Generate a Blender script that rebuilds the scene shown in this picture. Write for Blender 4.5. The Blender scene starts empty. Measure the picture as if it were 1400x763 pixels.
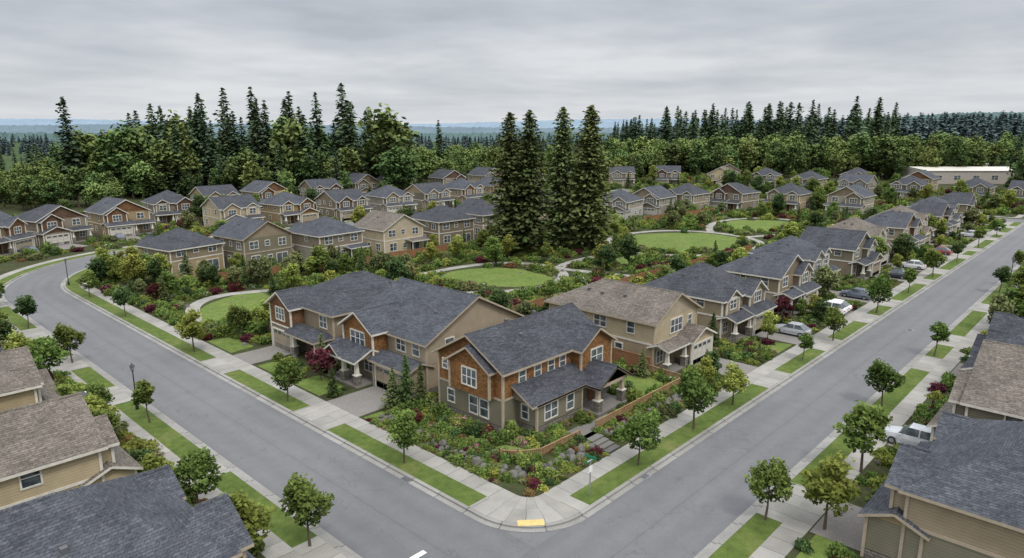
import bpy, math, random
import numpy as np
from mathutils import Vector, noise
R=random.Random(7)
scene=bpy.context.scene
COL=scene.collection
def rad(a): return math.radians(a)
# ------------------------------------------------------------------ materials
def nm(name):
    m=bpy.data.materials.new(name); m.use_nodes=True
    nt=m.node_tree; nt.nodes.clear()
    return m,nt,nt.nodes,nt.links
def out(nt,sh):
    o=nt.nodes.new('ShaderNodeOutputMaterial'); nt.links.new(sh,o.inputs['Surface'])
def bsdf(nt,rough=.8,spec=.3):
    b=nt.nodes.new('ShaderNodeBsdfPrincipled'); b.inputs['Roughness'].default_value=rough
    b.inputs['Specular IOR Level'].default_value=spec
    return b
def ntex(nt,vec,scale,detail=4,rough=.55):
    n=nt.nodes.new('ShaderNodeTexNoise'); n.inputs['Scale'].default_value=scale
    n.inputs['Detail'].default_value=detail; n.inputs['Roughness'].default_value=rough
    nt.links.new(vec,n.inputs['Vector']); return n.outputs['Fac']
def ramp(nt,fac,stops):
    r=nt.nodes.new('ShaderNodeValToRGB'); nt.links.new(fac,r.inputs['Fac'])
    e=r.color_ramp.elements
    while len(e)<len(stops): e.new(.5)
    for i,(p,c) in enumerate(stops):
        e[i].position=p; e[i].color=(c[0],c[1],c[2],1)
    return r.outputs['Color']
def mix(nt,fac,a,b,mode='MIX'):
    m=nt.nodes.new('ShaderNodeMix'); m.data_type='RGBA'; m.blend_type=mode
    def s(i,v):
        if isinstance(v,(tuple,list)): m.inputs[i].default_value=(v[0],v[1],v[2],1)
        elif isinstance(v,(int,float)): m.inputs[i].default_value=v if i==0 else (v,v,v,1)
        else: nt.links.new(v,m.inputs[i])
    s(0,fac); s(6,a); s(7,b)
    return m.outputs[2]
def mth(nt,op,a,b=None,c=None):
    m=nt.nodes.new('ShaderNodeMath'); m.operation=op
    for i,v in enumerate((a,b,c)):
        if v is None: continue
        if isinstance(v,(int,float)): m.inputs[i].default_value=v
        else: nt.links.new(v,m.inputs[i])
    return m.outputs[0]
def objc(nt): return nt.nodes.new('ShaderNodeTexCoord').outputs['Object']
def bump(nt,b,h,st=.3,dist=.02):
    n=nt.nodes.new('ShaderNodeBump'); n.inputs['Strength'].default_value=st; n.inputs['Distance'].default_value=dist
    nt.links.new(h,n.inputs['Height']); nt.links.new(n.outputs['Normal'],b.inputs['Normal'])
def sc(c,k): return tuple(min(1,v*k) for v in c)

def m_noise(name,c,var=.25,s1=.35,s2=9,rough=.9,bmp=0):
    m,nt,N,L=nm(name); v=objc(nt)
    a=ntex(nt,v,s1,5); f=ntex(nt,v,s2,3)
    col=ramp(nt,a,[(.3,sc(c,1-var)),(.7,sc(c,1+var))])
    col=mix(nt,.45,col,ramp(nt,f,[(.3,sc(c,.65)),(.7,sc(c,1.35))]))
    b=bsdf(nt,rough); L.new(col,b.inputs['Base Color'])
    if bmp: bump(nt,b,f,bmp,.03)
    out(nt,b.outputs[0]); return m
def m_plain(name,c,rough=.6,spec=.4,metal=0):
    m,nt,N,L=nm(name); v=objc(nt)
    f=ntex(nt,v,2.5,4)
    col=ramp(nt,f,[(.3,sc(c,.86)),(.7,sc(c,1.1))])
    b=bsdf(nt,rough,spec); L.new(col,b.inputs['Base Color']); b.inputs['Metallic'].default_value=metal
    out(nt,b.outputs[0]); return m
def m_siding(name,c):
    m,nt,N,L=nm(name); v=objc(nt)
    sp=N.new('ShaderNodeSeparateXYZ'); L.new(v,sp.inputs[0])
    fr=mth(nt,'FRACT',mth(nt,'MULTIPLY',sp.outputs[2],1/.2))
    line=ramp(nt,fr,[(0,(.5,.5,.5)),(.18,(1,1,1)),(1,(.92,.92,.92))])
    oi=N.new('ShaderNodeObjectInfo')
    f=ntex(nt,v,.7,4); col=ramp(nt,f,[(.3,sc(c,.86)),(.7,sc(c,1.08))])
    col=mix(nt,1,col,line,'MULTIPLY')
    hs=N.new('ShaderNodeHueSaturation'); L.new(col,hs.inputs['Color'])
    L.new(mth(nt,'MULTIPLY_ADD',oi.outputs['Random'],.3,.87),hs.inputs['Value'])
    L.new(mth(nt,'MULTIPLY_ADD',mth(nt,'FRACT',mth(nt,'MULTIPLY',oi.outputs['Random'],5.7)),.4,.85),hs.inputs['Saturation'])
    b=bsdf(nt,.75,.25); L.new(hs.outputs[0],b.inputs['Base Color']); bump(nt,b,fr,.4,.02)
    out(nt,b.outputs[0]); return m
def m_brick(name,cs,mortar,bw,bh,zk=1,msz=.02,rough=.85,dirt=.25,patch=0):
    m,nt,N,L=nm(name); v=objc(nt)
    sp=N.new('ShaderNodeSeparateXYZ'); L.new(v,sp.inputs[0])
    cb=N.new('ShaderNodeCombineXYZ'); L.new(mth(nt,'ADD',sp.outputs[0],sp.outputs[1]),cb.inputs[0])
    L.new(mth(nt,'MULTIPLY',sp.outputs[2],zk),cb.inputs[1])
    br=N.new('ShaderNodeTexBrick'); L.new(cb.outputs[0],br.inputs['Vector'])
    br.inputs['Scale'].default_value=1; br.inputs['Brick Width'].default_value=bw; br.inputs['Row Height'].default_value=bh
    br.inputs['Mortar Size'].default_value=msz; br.inputs['Mortar Smooth'].default_value=.3
    br.inputs['Color1'].default_value=(*cs[0],1); br.inputs['Color2'].default_value=(*cs[1],1); br.inputs['Mortar'].default_value=(*mortar,1)
    f=ntex(nt,v,.5,5); g=ntex(nt,v,7,3)
    k=ramp(nt,f,[(.3,(1-dirt,)*3),(.7,(1+dirt*.5,)*3)])
    k2=ramp(nt,g,[(.3,(.62,)*3),(.7,(1.25,1.25,1.25))])
    col=mix(nt,1,br.outputs['Color'],k,'MULTIPLY'); col=mix(nt,1,col,k2,'MULTIPLY')
    b=bsdf(nt,rough,.2); L.new(col,b.inputs['Base Color']); bump(nt,b,br.outputs['Fac'],-.35,.025)
    out(nt,b.outputs[0]); return m
def m_foliage(name,dark,light,hv=.02,trans=.25):
    m,nt,N,L=nm(name)
    at=N.new('ShaderNodeAttribute'); at.attribute_name='shade'
    oi=N.new('ShaderNodeObjectInfo')
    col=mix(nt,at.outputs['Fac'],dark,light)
    hs=N.new('ShaderNodeHueSaturation'); L.new(col,hs.inputs['Color'])
    L.new(mth(nt,'MULTIPLY_ADD',oi.outputs['Random'],hv*2,.5-hv),hs.inputs['Hue'])
    L.new(mth(nt,'MULTIPLY_ADD',mth(nt,'FRACT',mth(nt,'MULTIPLY',oi.outputs['Random'],7.13)),.55,.75),hs.inputs['Value'])
    hs.inputs['Saturation'].default_value=.96
    d=N.new('ShaderNodeBsdfDiffuse'); L.new(hs.outputs[0],d.inputs[0])
    if trans<=0: out(nt,d.outputs[0]); return m
    t=N.new('ShaderNodeBsdfTranslucent')
    L.new(hs.outputs[0],t.inputs[0])
    mx=N.new('ShaderNodeMixShader'); mx.inputs[0].default_value=trans
    L.new(d.outputs[0],mx.inputs[1]); L.new(t.outputs[0],mx.inputs[2]); out(nt,mx.outputs[0]); return m
def m_grass(name,c1,c2,c3,k=1.0):
    m,nt,N,L=nm(name); v=objc(nt)
    c1,c2,c3=sc(c1,k),sc(c2,k),sc(c3,k)
    a=ntex(nt,v,.25,6,.6); f=ntex(nt,v,14,3,.7); g=ntex(nt,v,1.6,4)
    col=ramp(nt,a,[(.3,c1),(.55,c2),(.75,c3)])
    col=mix(nt,1,col,ramp(nt,f,[(.25,(.6,.6,.6)),(.75,(1.35,1.35,1.35))]),'MULTIPLY')
    col=mix(nt,1,col,ramp(nt,g,[(.3,(.72,.76,.72)),(.7,(1.16,1.12,1.1))]),'MULTIPLY')
    b=bsdf(nt,.95,.1); L.new(col,b.inputs['Base Color']); bump(nt,b,f,.6,.05); out(nt,b.outputs[0]); return m
def m_concrete(name,c,joint):
    m,nt,N,L=nm(name); tc=N.new('ShaderNodeTexCoord'); v=tc.outputs['Object']
    sp=N.new('ShaderNodeSeparateXYZ'); L.new(tc.outputs['UV'],sp.inputs[0])
    fr=mth(nt,'FRACT',mth(nt,'MULTIPLY',sp.outputs[0],1/joint))
    ln=ramp(nt,fr,[(0,(.5,.5,.5)),(.025,(.55,.55,.55)),(.05,(1,1,1))])
    fl=mth(nt,'FLOOR',mth(nt,'MULTIPLY',sp.outputs[0],1/joint))
    wn=N.new('ShaderNodeTexWhiteNoise'); wn.noise_dimensions='1D'; L.new(fl,wn.inputs['W'])
    pv=ramp(nt,wn.outputs['Value'],[(0,(.86,.86,.85)),(1,(1.06,1.06,1.06))])
    a=ntex(nt,v,.4,6,.6); f=ntex(nt,v,12,3)
    col=ramp(nt,a,[(.3,sc(c,.8)),(.7,sc(c,1.1))])
    col=mix(nt,1,col,ramp(nt,f,[(.3,(.85,)*3),(.7,(1.08,)*3)]),'MULTIPLY')
    col=mix(nt,1,col,ln,'MULTIPLY'); col=mix(nt,1,col,pv,'MULTIPLY')
    b=bsdf(nt,.85,.25); L.new(col,b.inputs['Base Color']); out(nt,b.outputs[0]); return m
def m_asphalt():
    m,nt,N,L=nm('asphalt'); tc=N.new('ShaderNodeTexCoord'); v=tc.outputs['Object']
    a=ntex(nt,v,.05,5,.5); f=ntex(nt,v,22,3,.7); g=ntex(nt,v,.7,6,.65)
    c=(.138,.138,.142)
    col=ramp(nt,a,[(.3,sc(c,.88)),(.7,sc(c,1.1))])
    col=mix(nt,1,col,ramp(nt,f,[(.25,(.8,)*3),(.75,(1.2,)*3)]),'MULTIPLY')
    col=mix(nt,1,col,ramp(nt,g,[(.3,(.92,)*3),(.7,(1.06,)*3)]),'MULTIPLY')
    sp=N.new('ShaderNodeSeparateXYZ'); L.new(tc.outputs['UV'],sp.inputs[0])
    av=mth(nt,'ABSOLUTE',sp.outputs[1])
    wp=ramp(nt,mth(nt,'DIVIDE',av,4.3),[(0,(.82,.82,.82)),(.02,(1,1,1)),(.18,(1.06,1.06,1.06)),(.45,(.95,.95,.95)),(.7,(1.05,1.05,1.05)),(1,(.88,.88,.88))])
    col=mix(nt,1,col,wp,'MULTIPLY')
    vo=N.new('ShaderNodeTexVoronoi'); vo.feature='DISTANCE_TO_EDGE'; vo.inputs['Scale'].default_value=.13
    wv=N.new('ShaderNodeVectorMath'); wv.operation='ADD'
    nz=N.new('ShaderNodeTexNoise'); nz.inputs['Scale'].default_value=.6; nz.inputs['Detail'].default_value=6; L.new(v,nz.inputs['Vector'])
    vs=N.new('ShaderNodeVectorMath'); vs.operation='SCALE'; L.new(nz.outputs['Color'],vs.inputs[0]); vs.inputs['Scale'].default_value=4
    L.new(v,wv.inputs[0]); L.new(vs.outputs[0],wv.inputs[1]); L.new(wv.outputs[0],vo.inputs['Vector'])
    cr=ramp(nt,vo.outputs['Distance'],[(0,(.74,.74,.74)),(.005,(1,1,1))])
    col=mix(nt,1,col,cr,'MULTIPLY')
    b=bsdf(nt,.8,.35); L.new(col,b.inputs['Base Color']); bump(nt,b,f,.3,.01); out(nt,b.outputs[0]); return m

ASPH=m_asphalt()
CONC=m_concrete('sidewalk_concrete',(.31,.295,.265),1.5)
CURBM=m_concrete('curb_concrete',(.28,.27,.25),3)
GRASS=m_grass('grass',(.080,.120,.030),(.110,.150,.038),(.165,.175,.062),.92)
LAWN=m_grass('lawn_grass',(.110,.165,.042),(.140,.19,.048),(.175,.205,.062),.95)
MULCH=m_grass('planting_bed',(.05,.038,.024),(.052,.065,.026),(.068,.055,.036))  # bed colour darkened overall, standing in for contact shadows under the plants
DRIVE=m_noise('driveway_concrete',(.19,.175,.16),.15)
ROOFD=m_brick('roof_shingle_charcoal',((.046,.049,.058),(.086,.089,.10)),(.028,.03,.035),.42,.17,2.0,.015)
ROOFS=m_brick('roof_shingle_slate',((.058,.063,.075),(.10,.105,.118)),(.035,.038,.045),.42,.17,2.0,.015)
ROOFB=m_brick('roof_shingle_brown',((.13,.112,.094),(.205,.178,.15)),(.07,.06,.05),.42,.17,2.0,.015)
CEDARA=m_brick('cedar_shingle',((.31,.155,.058),(.19,.088,.034)),(.08,.037,.016),.2,.21,1,.015)
CEDAR=m_brick('cedar_shingle_weathered',((.235,.125,.062),(.155,.08,.04)),(.08,.04,.02),.2,.21,1,.015)
BROWNSH=m_brick('brown_shingle',((.165,.10,.065),(.12,.072,.048)),(.06,.035,.022),.2,.21,1,.015)
STONE=m_brick('stone_veneer',((.28,.25,.21),(.17,.15,.13)),(.11,.10,.09),.42,.2,1,.03)
S=lambda n,c:m_siding('siding_'+n,c)
TAN=S('tan',(.32,.255,.17)); TAUPE=S('taupe',(.225,.185,.135)); OLIVE=S('olive',(.205,.185,.13)); BEIGE=S('beige',(.42,.35,.24))
GREIGE=S('greige',(.285,.255,.205)); SLATE=S('slate',(.16,.185,.20)); GREY=S('grey',(.38,.375,.34))
TRIM=m_plain('trim_white',(.60,.57,.50),.5); TRIMT=m_plain('trim_tan',(.38,.315,.235),.6)
WHITE=m_plain('white_paint',(.74,.74,.71),.45)
def m_glass():
    m,nt,N,L=nm('window_glass'); v=objc(nt); f=ntex(nt,v,1.3,3)
    col=ramp(nt,f,[(.35,(.03,.04,.05)),(.65,(.13,.15,.16))])
    b=bsdf(nt,.08,.8); L.new(col,b.inputs['Base Color']); out(nt,b.outputs[0]); return m
GLASS=m_glass()
DOORM=m_plain('door_wood',(.12,.05,.025),.5); GAR1=m_plain('garage_paint_tan',(.30,.25,.18),.55); GAR2=m_plain('garage_paint_white',(.50,.47,.41),.55)
WOODF=m_noise('fence_wood',(.29,.185,.095),.25,1.5,8); REDF=m_noise('fence_cedar',(.25,.125,.06),.25,1,8)
METALB=m_plain('black_metal',(.02,.02,.022),.4,.5); GALV=m_plain('galvanised_metal',(.35,.36,.37),.4,.5,.6)
ROCK=m_noise('boulder_rock',(.125,.118,.104),.45,1.3,6,.9,.5)
BARK=m_noise('bark',(.10,.075,.055),.3,3,12)
GREENS=m_plain('sign_green',(.015,.16,.08),.4); YEL=m_plain('tactile_yellow',(.58,.42,.16),.7)
PAINT=m_noise('road_paint',(.7,.7,.68),.15,2,10)
VENT=m_plain('vent_metal',(.10,.10,.105),.5)
# ------------------------------------------------------------------ mesh utils
def mesh_obj(name,V,F,mats,midx=None,shade=None,link=True,parent=None,smooth=False,uv=None):
    me=bpy.data.meshes.new(name); me.from_pydata([tuple(v) for v in V],[],[tuple(int(i) for i in f) for f in F])
    for m in mats: me.materials.append(m)
    if midx is not None: me.polygons.foreach_set('material_index',np.asarray(midx,dtype=np.int32))
    if smooth: me.polygons.foreach_set('use_smooth',np.ones(len(F),dtype=bool))
    if shade is not None:
        a=me.attributes.new('shade','FLOAT','POINT'); a.data.foreach_set('value',np.asarray(shade,dtype=np.float32))
    if uv is not None:
        ul=me.uv_layers.new(name='UVMap'); li=np.zeros(len(me.loops),dtype=np.int32); me.loops.foreach_get('vertex_index',li)
        ul.data.foreach_set('uv',np.asarray(uv,dtype=np.float32)[li].ravel())
    me.update()
    o=bpy.data.objects.new(name,me)
    if link: COL.objects.link(o)
    if parent: o.parent=parent
    return o
def sheet(name,pts,z,mat):
    return mesh_obj(name,[(x,y,z) for x,y in pts],[list(range(len(pts)))],[mat],uv=[(p[0],p[1]) for p in pts])
def arc(cx,cy,r,a0,a1,n=14):
    return [(cx+r*math.cos(rad(a0+(a1-a0)*i/n)),cy+r*math.sin(rad(a0+(a1-a0)*i/n))) for i in range(n+1)]
def cum(p):
    s=[0]
    for a,b in zip(p,p[1:]): s.append(s[-1]+math.dist(a,b))
    return s
def sub(p,s0,s1):
    s=cum(p); r=[]
    def at(t):
        for i in range(len(p)-1):
            if s[i]<=t<=s[i+1]+1e-6:
                k=(t-s[i])/max(1e-9,s[i+1]-s[i]); return (p[i][0]+(p[i+1][0]-p[i][0])*k,p[i][1]+(p[i+1][1]-p[i][1])*k)
        return p[-1]
    r.append(at(s0)); r+=[q for q,t in zip(p,s) if s0+1e-3<t<s1-1e-3]; r.append(at(s1)); return r
def offs(p,o):
    r=[]
    for i,q in enumerate(p):
        a=Vector(p[max(i-1,0)]); b=Vector(p[min(i+1,len(p)-1)])
        if 0<i<len(p)-1:
            t1=(Vector(q)-a).normalized(); t2=(b-Vector(q)).normalized(); t=(t1+t2).normalized(); k=1/max(.5,t.dot(t1))
        else: t=(b-a).normalized(); k=1
        r.append((q[0]+t.y*o*k,q[1]-t.x*o*k))
    return r
def strip(name,p,o0,o1,z,mat,skirt=False,u0=0):
    A=offs(p,o0); B=offs(p,o1); s=cum(p); n=len(p)
    V=[(x,y,z) for x,y in A]+[(x,y,z) for x,y in B]; uv=[(t+u0,o0) for t in s]+[(t+u0,o1) for t in s]
    F=[(i,i+1,n+i+1,n+i) for i in range(n-1)]
    if skirt:
        V+=[(x,y,0) for x,y in A]; uv+=[(t+u0,o0) for t in s]
        F+=[(2*n+i,2*n+i+1,i+1,i) for i in range(n-1)]
    return mesh_obj(name,V,F,[mat],uv=uv)
def ell(cx,cy,rx,ry,deg,n=36,wob=.06,seed=0):
    c,s=math.cos(rad(deg)),math.sin(rad(deg)); r=[]
    for i in range(n):
        a=2*math.pi*i/n; k=1+wob*math.sin(3*a+seed)+wob*.6*math.sin(5*a+seed*2)
        x=rx*k*math.cos(a); y=ry*k*math.sin(a); r.append((cx+c*x-s*y,cy+s*x+c*y))
    return r
def smooth_path(p,n=3):
    for _ in range(n):
        q=[p[0]]
        for a,b in zip(p,p[1:]):
            q+=[(a[0]*.75+b[0]*.25,a[1]*.75+b[1]*.25),(a[0]*.25+b[0]*.75,a[1]*.25+b[1]*.75)]
        p=q+[p[-1]]
    return p
def inpoly(x,y,P):
    c=False; j=len(P)-1
    for i in range(len(P)):
        xi,yi=P[i]; xj,yj=P[j]
        if (yi>y)!=(yj>y) and x<(xj-xi)*(y-yi)/(yj-yi)+xi: c=not c
        j=i
    return c
# ------------------------------------------------------------------ ground, roads
def ground_mat():
    m,nt,N,L=nm('ground_cover'); v=objc(nt)
    a=ntex(nt,v,.02,8,.65); f=ntex(nt,v,.6,5,.7)
    col=ramp(nt,a,[(.3,(.04,.065,.028)),(.7,(.07,.10,.04))])
    col=mix(nt,1,col,ramp(nt,f,[(.3,(.6,)*3),(.7,(1.3,)*3)]),'MULTIPLY')
    b=bsdf(nt,.95,.05); L.new(col,b.inputs['Base Color']); out(nt,b.outputs[0]); return m
sheet('ground',[(-9000,-9000),(9000,-9000),(9000,9000),(-9000,9000)],0,ground_mat())
XI,XO,YI,YO=29.0,20.5,25.3,17.0
MAIN=[(232,YI)]+arc(34,30.3,5,270,180,12)+arc(57,124,28,180,90,24)+[(232,152)]
OUTL=[(330,160.5)]+arc(57,124,36.5,90,180,28)+arc(15.5,30.3,5,0,-90,10)+[(-70,YI)]
SBL=[(XI,-70)]+arc(34,12,5,180,90,10)+[(420,YO)]
SWB=[(-70,YO)]+arc(15.5,12,5,90,0,10)+[(XO,-70)]
NEB=[(240,152)]+arc(245,30.3,5,180,270,8)+[(420,YI)]
NEB.reverse()
def asph_sheet(name,pts,z):
    return mesh_obj(name,[(x,y,z) for x,y in pts],[list(range(len(pts)))],[ASPH],uv=[(p[0],.8) for p in pts])
asph_sheet('intersection_road',[(12,8),(40,8),(40,38),(12,38)],.012)
cl=[(24.75,-70)]+arc(57,124,32.25,180,90,30)+[(236,156.25)]
strip('left_road',cl,-4.25,4.25,.020,ASPH)
strip('right_road',[(-70,21.15),(420,21.15)],-4.15,4.15,.025,ASPH)
strip('far_road',[(236,20),(236,160)],-4,4,.030,ASPH)
for nme,P,close in (('main',MAIN,[(232,152)]),('outl',OUTL,[(-70,300),(330,300)]),('s',SBL,[(420,-70)]),('sw',SWB,[(-70,-70)]),('ne',NEB,[(240,152),(420,152)])):
    sheet('yard_ground',offs(P,.2)+(close if nme!='main' else []),.14,MULCH)
    strip('curb',P,0,.3,.155,CURBM,True)
    strip('gutter',P,-.45,0,.036,CURBM)
    strip('sidewalk',P,2.1,3.7,.158,CONC)
DRV=[]
def s_of(P,x,y):
    best=(1e9,0); s=cum(P)
    for i in range(len(P)-1):
        a=Vector(P[i]); b=Vector(P[i+1]); t=max(0,min(1,(Vector((x,y))-a).dot(b-a)/max(1e-9,(b-a).length_squared)))
        d=(a+(b-a)*t-Vector((x,y))).length
        if d<best[0]: best=(d,s[i]+(b-a).length*t)
    return best[1]
EXCL=[]
LAWNP=[]
# ------------------------------------------------------------------ houses
def fm(face,pl):
    return {'-y':lambda u,z,o:(u,pl-o,z),'+y':lambda u,z,o:(u,pl+o,z),'-x':lambda u,z,o:(pl-o,u,z),'+x':lambda u,z,o:(pl+o,u,z)}[face]
class Bld:
    def __init__(s,name,x=0,y=0,deg=0,z=0.14):
        s.name=name; s.x,s.y,s.deg,s.z=x,y,deg,z; s.P={}
    def poly(s,part,mat,pts):
        d=s.P.setdefault(part,[[],[],[],[]])
        V,F,M,I=d
        if mat not in M: M.append(mat)
        k=len(V); V+=pts; F.append(list(range(k,k+len(pts)))); I.append(M.index(mat))
    def hexa(s,part,mat,b,t):
        n=len(b)
        s.poly(part,mat,list(b)); s.poly(part,mat,list(t))
        for i in range(n): s.poly(part,mat,[b[i],b[(i+1)%n],t[(i+1)%n],t[i]])
    def box(s,part,mat,x0,x1,y0,y1,z0,z1):
        s.hexa(part,mat,[(x0,y0,z0),(x1,y0,z0),(x1,y1,z0),(x0,y1,z0)],[(x0,y0,z1),(x1,y0,z1),(x1,y1,z1),(x0,y1,z1)])
    def fbox(s,part,mat,face,pl,u0,u1,z0,z1,o0,o1):
        f=fm(face,pl); s.hexa(part,mat,[f(u0,z0,o0),f(u1,z0,o0),f(u1,z1,o0),f(u0,z1,o0)],[f(u0,z0,o1),f(u1,z0,o1),f(u1,z1,o1),f(u0,z1,o1)])
    def win(s,face,pl,u,z,w,h,mul=1,trim=None,bars=True):
        T=trim or TRIM; u0,u1=u-w/2,u+w/2; z1=z+h; t=.11
        f=fm(face,pl)
        s.poly('windows',GLASS,[f(u0,z,.025),f(u1,z,.025),f(u1,z1,.025),f(u0,z1,.025)])
        s.fbox('window_frames',T,face,pl,u0-t,u0,z-t,z1+t,-.02,.08); s.fbox('window_frames',T,face,pl,u1,u1+t,z-t,z1+t,-.02,.08)
        s.fbox('window_frames',T,face,pl,u0,u1,z1,z1+t*1.3,-.02,.085); s.fbox('window_frames',T,face,pl,u0,u1,z-t,z,-.02,.085)
        for i in range(1,mul+1):
            c=u0+w*i/(mul+1); s.fbox('window_frames',WHITE,face,pl,c-.035,c+.035,z,z1,.01,.06)
        if bars: s.fbox('window_frames',WHITE,face,pl,u0,u1,z+h*.5-.025,z+h*.5+.025,.01,.05)
    def garage(s,face,pl,u,w,h,z0,mat):
        f=fm(face,pl)
        s.fbox('garage_door_trim',TRIM,face,pl,u-w/2-.15,u-w/2,z0,z0+h+.18,-.02,.09); s.fbox('garage_door_trim',TRIM,face,pl,u+w/2,u+w/2+.15,z0,z0+h+.18,-.02,.09)
        s.fbox('garage_door_trim',TRIM,face,pl,u-w/2,u+w/2,z0+h,z0+h+.18,-.02,.095)
        n=4; m=4 if w>3 else 2
        s.poly('garage_door',VENT,[f(u-w/2,z0,.012),f(u+w/2,z0,.012),f(u+w/2,z0+h,.012),f(u-w/2,z0+h,.012)])
        for i in range(n):
            for j in range(m):
                a=u-w/2+w*j/m; b=a+w/m; c=z0+h*i/n; d=c+h/n
                s.fbox('garage_door',mat,face,pl,a+.02,b-.02,c+.015,d-.015,0,.04)
                if i==n-1: s.poly('garage_windows',GLASS,[f(a+.15,c+.12,.05),f(b-.15,c+.12,.05),f(b-.15,d-.1,.05),f(a+.15,d-.1,.05)])
    def roof(s,x0,x1,y0,y1,ze,ax,h0,h1,pitch,oh,rm,fasc,t=.2,gm=None):
        if ax=='x': a0,a1,b0,b1=x0,x1,y0,y1; P=lambda a,b,z:(a,b,z)
        else: a0,a1,b0,b1=y0,y1,x0,x1; P=lambda a,b,z:(b,a,z)
        A0,A1,B0,B1=a0-oh,a1+oh,b0-oh,b1+oh; hw=(B1-B0)/2; bc=(b0+b1)/2; zl=ze-oh*pitch; zr=zl+hw*pitch
        r0=A0+(hw if h0 else 0); r1=A1-(hw if h1 else 0)
        if r0>r1: r0=r1=(r0+r1)/2
        pts={'e00':(A0,B0,zl),'e10':(A1,B0,zl),'e11':(A1,B1,zl),'e01':(A0,B1,zl),'r0':(r0,bc,zr),'r1':(r1,bc,zr)}
        bo={k:P(*v) for k,v in pts.items()}; to={k:P(v[0],v[1],v[2]+t) for k,v in pts.items()}
        fc=[['e00','e10','r1','r0'],['e11','e01','r0','r1']]
        if h0: fc.append(['e01','e00','r0'])
        if h1: fc.append(['e10','e11','r1'])
        for f in fc:
            s.poly('roof',rm,[to[k] for k in f]); s.poly('soffit',fasc,[bo[k] for k in f])
        ed=[('e00','e10'),('e11','e01')]+([('e01','e00')] if h0 else [('e00','r0'),('r0','e01')])+([('e10','e11')] if h1 else [('e10','r1'),('r1','e11')])
        for a,b in ed: s.poly('fascia',fasc,[bo[a],bo[b],to[b],to[a]])
        if gm:
            for hh,a in ((h0,a0),(h1,a1)):
                if not hh: s.poly('gable_walls',gm,[P(a,b0,ze),P(a,b1,ze),P(a,bc,ze+(b1-b0)/2*pitch)])
        if r1-r0>.5:
            c=.12; s.hexa('ridge_cap',rm,[P(r0,bc-c,zr+t-.04),P(r1,bc-c,zr+t-.04),P(r1,bc+c,zr+t-.04),P(r0,bc+c,zr+t-.04)],[P(r0,bc-.03,zr+t+.05),P(r1,bc-.03,zr+t+.05),P(r1,bc+.03,zr+t+.05),P(r0,bc+.03,zr+t+.05)])
        return zr+t
    def walls(s,x0,x1,y0,y1,z0,layers):
        z=z0
        for (zt,mat,pr) in layers:
            a,b,c,d=x0-pr,x1+pr,y0-pr,y1+pr
            for q in ([(a,c),(b,c)],[(b,c),(b,d)],[(b,d),(a,d)],[(a,d),(a,c)]):
                s.poly('walls',mat,[(q[0][0],q[0][1],z),(q[1][0],q[1][1],z),(q[1][0],q[1][1],zt),(q[0][0],q[0][1],zt)])
            z=zt
    def corner(s,x0,x1,y0,y1,z0,z1,mat,w=.13):
        for cx in (x0,x1):
            for cy in (y0,y1): s.box('corner_boards',mat,cx-w*.7,cx+w*.7,cy-w*.7,cy+w*.7,z0,z1)
    def belt(s,x0,x1,y0,y1,z,mat,h=.2,o=.06):
        s.box('belt_trim',mat,x0-o,x1+o,y0-o,y0+.02,z,z+h); s.box('belt_trim',mat,x0-o,x1+o,y1-.02,y1+o,z,z+h)
        s.box('belt_trim',mat,x0-o,x0+.02,y0+.02,y1-.02,z,z+h); s.box('belt_trim',mat,x1-.02,x1+o,y0+.02,y1-.02,z,z+h)
    def block(s,x0,x1,y0,y1,z0,layers,ax,h0,h1,pitch,oh,rm,fasc,gm,cb=True):
        s.walls(x0,x1,y0,y1,z0,layers)
        if cb: s.corner(x0,x1,y0,y1,z0,layers[-1][0]-.12,fasc)
        return s.roof(x0,x1,y0,y1,layers[-1][0],ax,h0,h1,pitch,oh,rm,fasc,gm=gm)
    def column(s,x,y,z0,z1,mat=None):
        s.box('porch_column_base',STONE,x-.3,x+.3,y-.3,y+.3,z0,z0+1.05); s.box('porch_column_cap',TRIM,x-.35,x+.35,y-.35,y+.35,z0+1.05,z0+1.15)
        s.hexa('porch_columns',mat or TRIM,[(x-.2,y-.2,z0+1.15),(x+.2,y-.2,z0+1.15),(x+.2,y+.2,z0+1.15),(x-.2,y+.2,z0+1.15)],[(x-.13,y-.13,z1),(x+.13,y-.13,z1),(x+.13,y+.13,z1),(x-.13,y+.13,z1)])
    def vents(s,pts):
        for x,y,z in pts:
            s.box('roof_vents',VENT,x-.15,x+.15,y-.15,y+.15,z-.3,z+.16)
    def finish(s):
        e=bpy.data.objects.new(s.name,None); COL.objects.link(e); e.location=(s.x,s.y,s.z); e.rotation_euler=(0,0,rad(s.deg)); e.empty_display_size=1
        for part,(V,F,M,I) in s.P.items():
            mesh_obj(part,V,F,M,I,parent=e)
        return e
def wpt(x,y,deg,lx,ly):
    c,s=math.cos(rad(deg)),math.sin(rad(deg)); return (x+c*lx-s*ly,y+s*lx+c*ly)
PAL=[(TAN,TAUPE,TRIM,ROOFD),(TAUPE,BROWNSH,TRIM,ROOFD),(OLIVE,TAN,TRIMT,ROOFS),(BEIGE,TAN,TRIM,ROOFD),(GREIGE,TAUPE,TRIM,ROOFS),
     (BEIGE,BEIGE,TRIM,ROOFB),(TAN,CEDAR,TRIM,ROOFS),(SLATE,SLATE,TRIM,ROOFD),(GREY,GREIGE,TRIM,ROOFS),(TAUPE,OLIVE,TRIM,ROOFD),(OLIVE,OLIVE,TRIM,ROOFB)]
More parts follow.
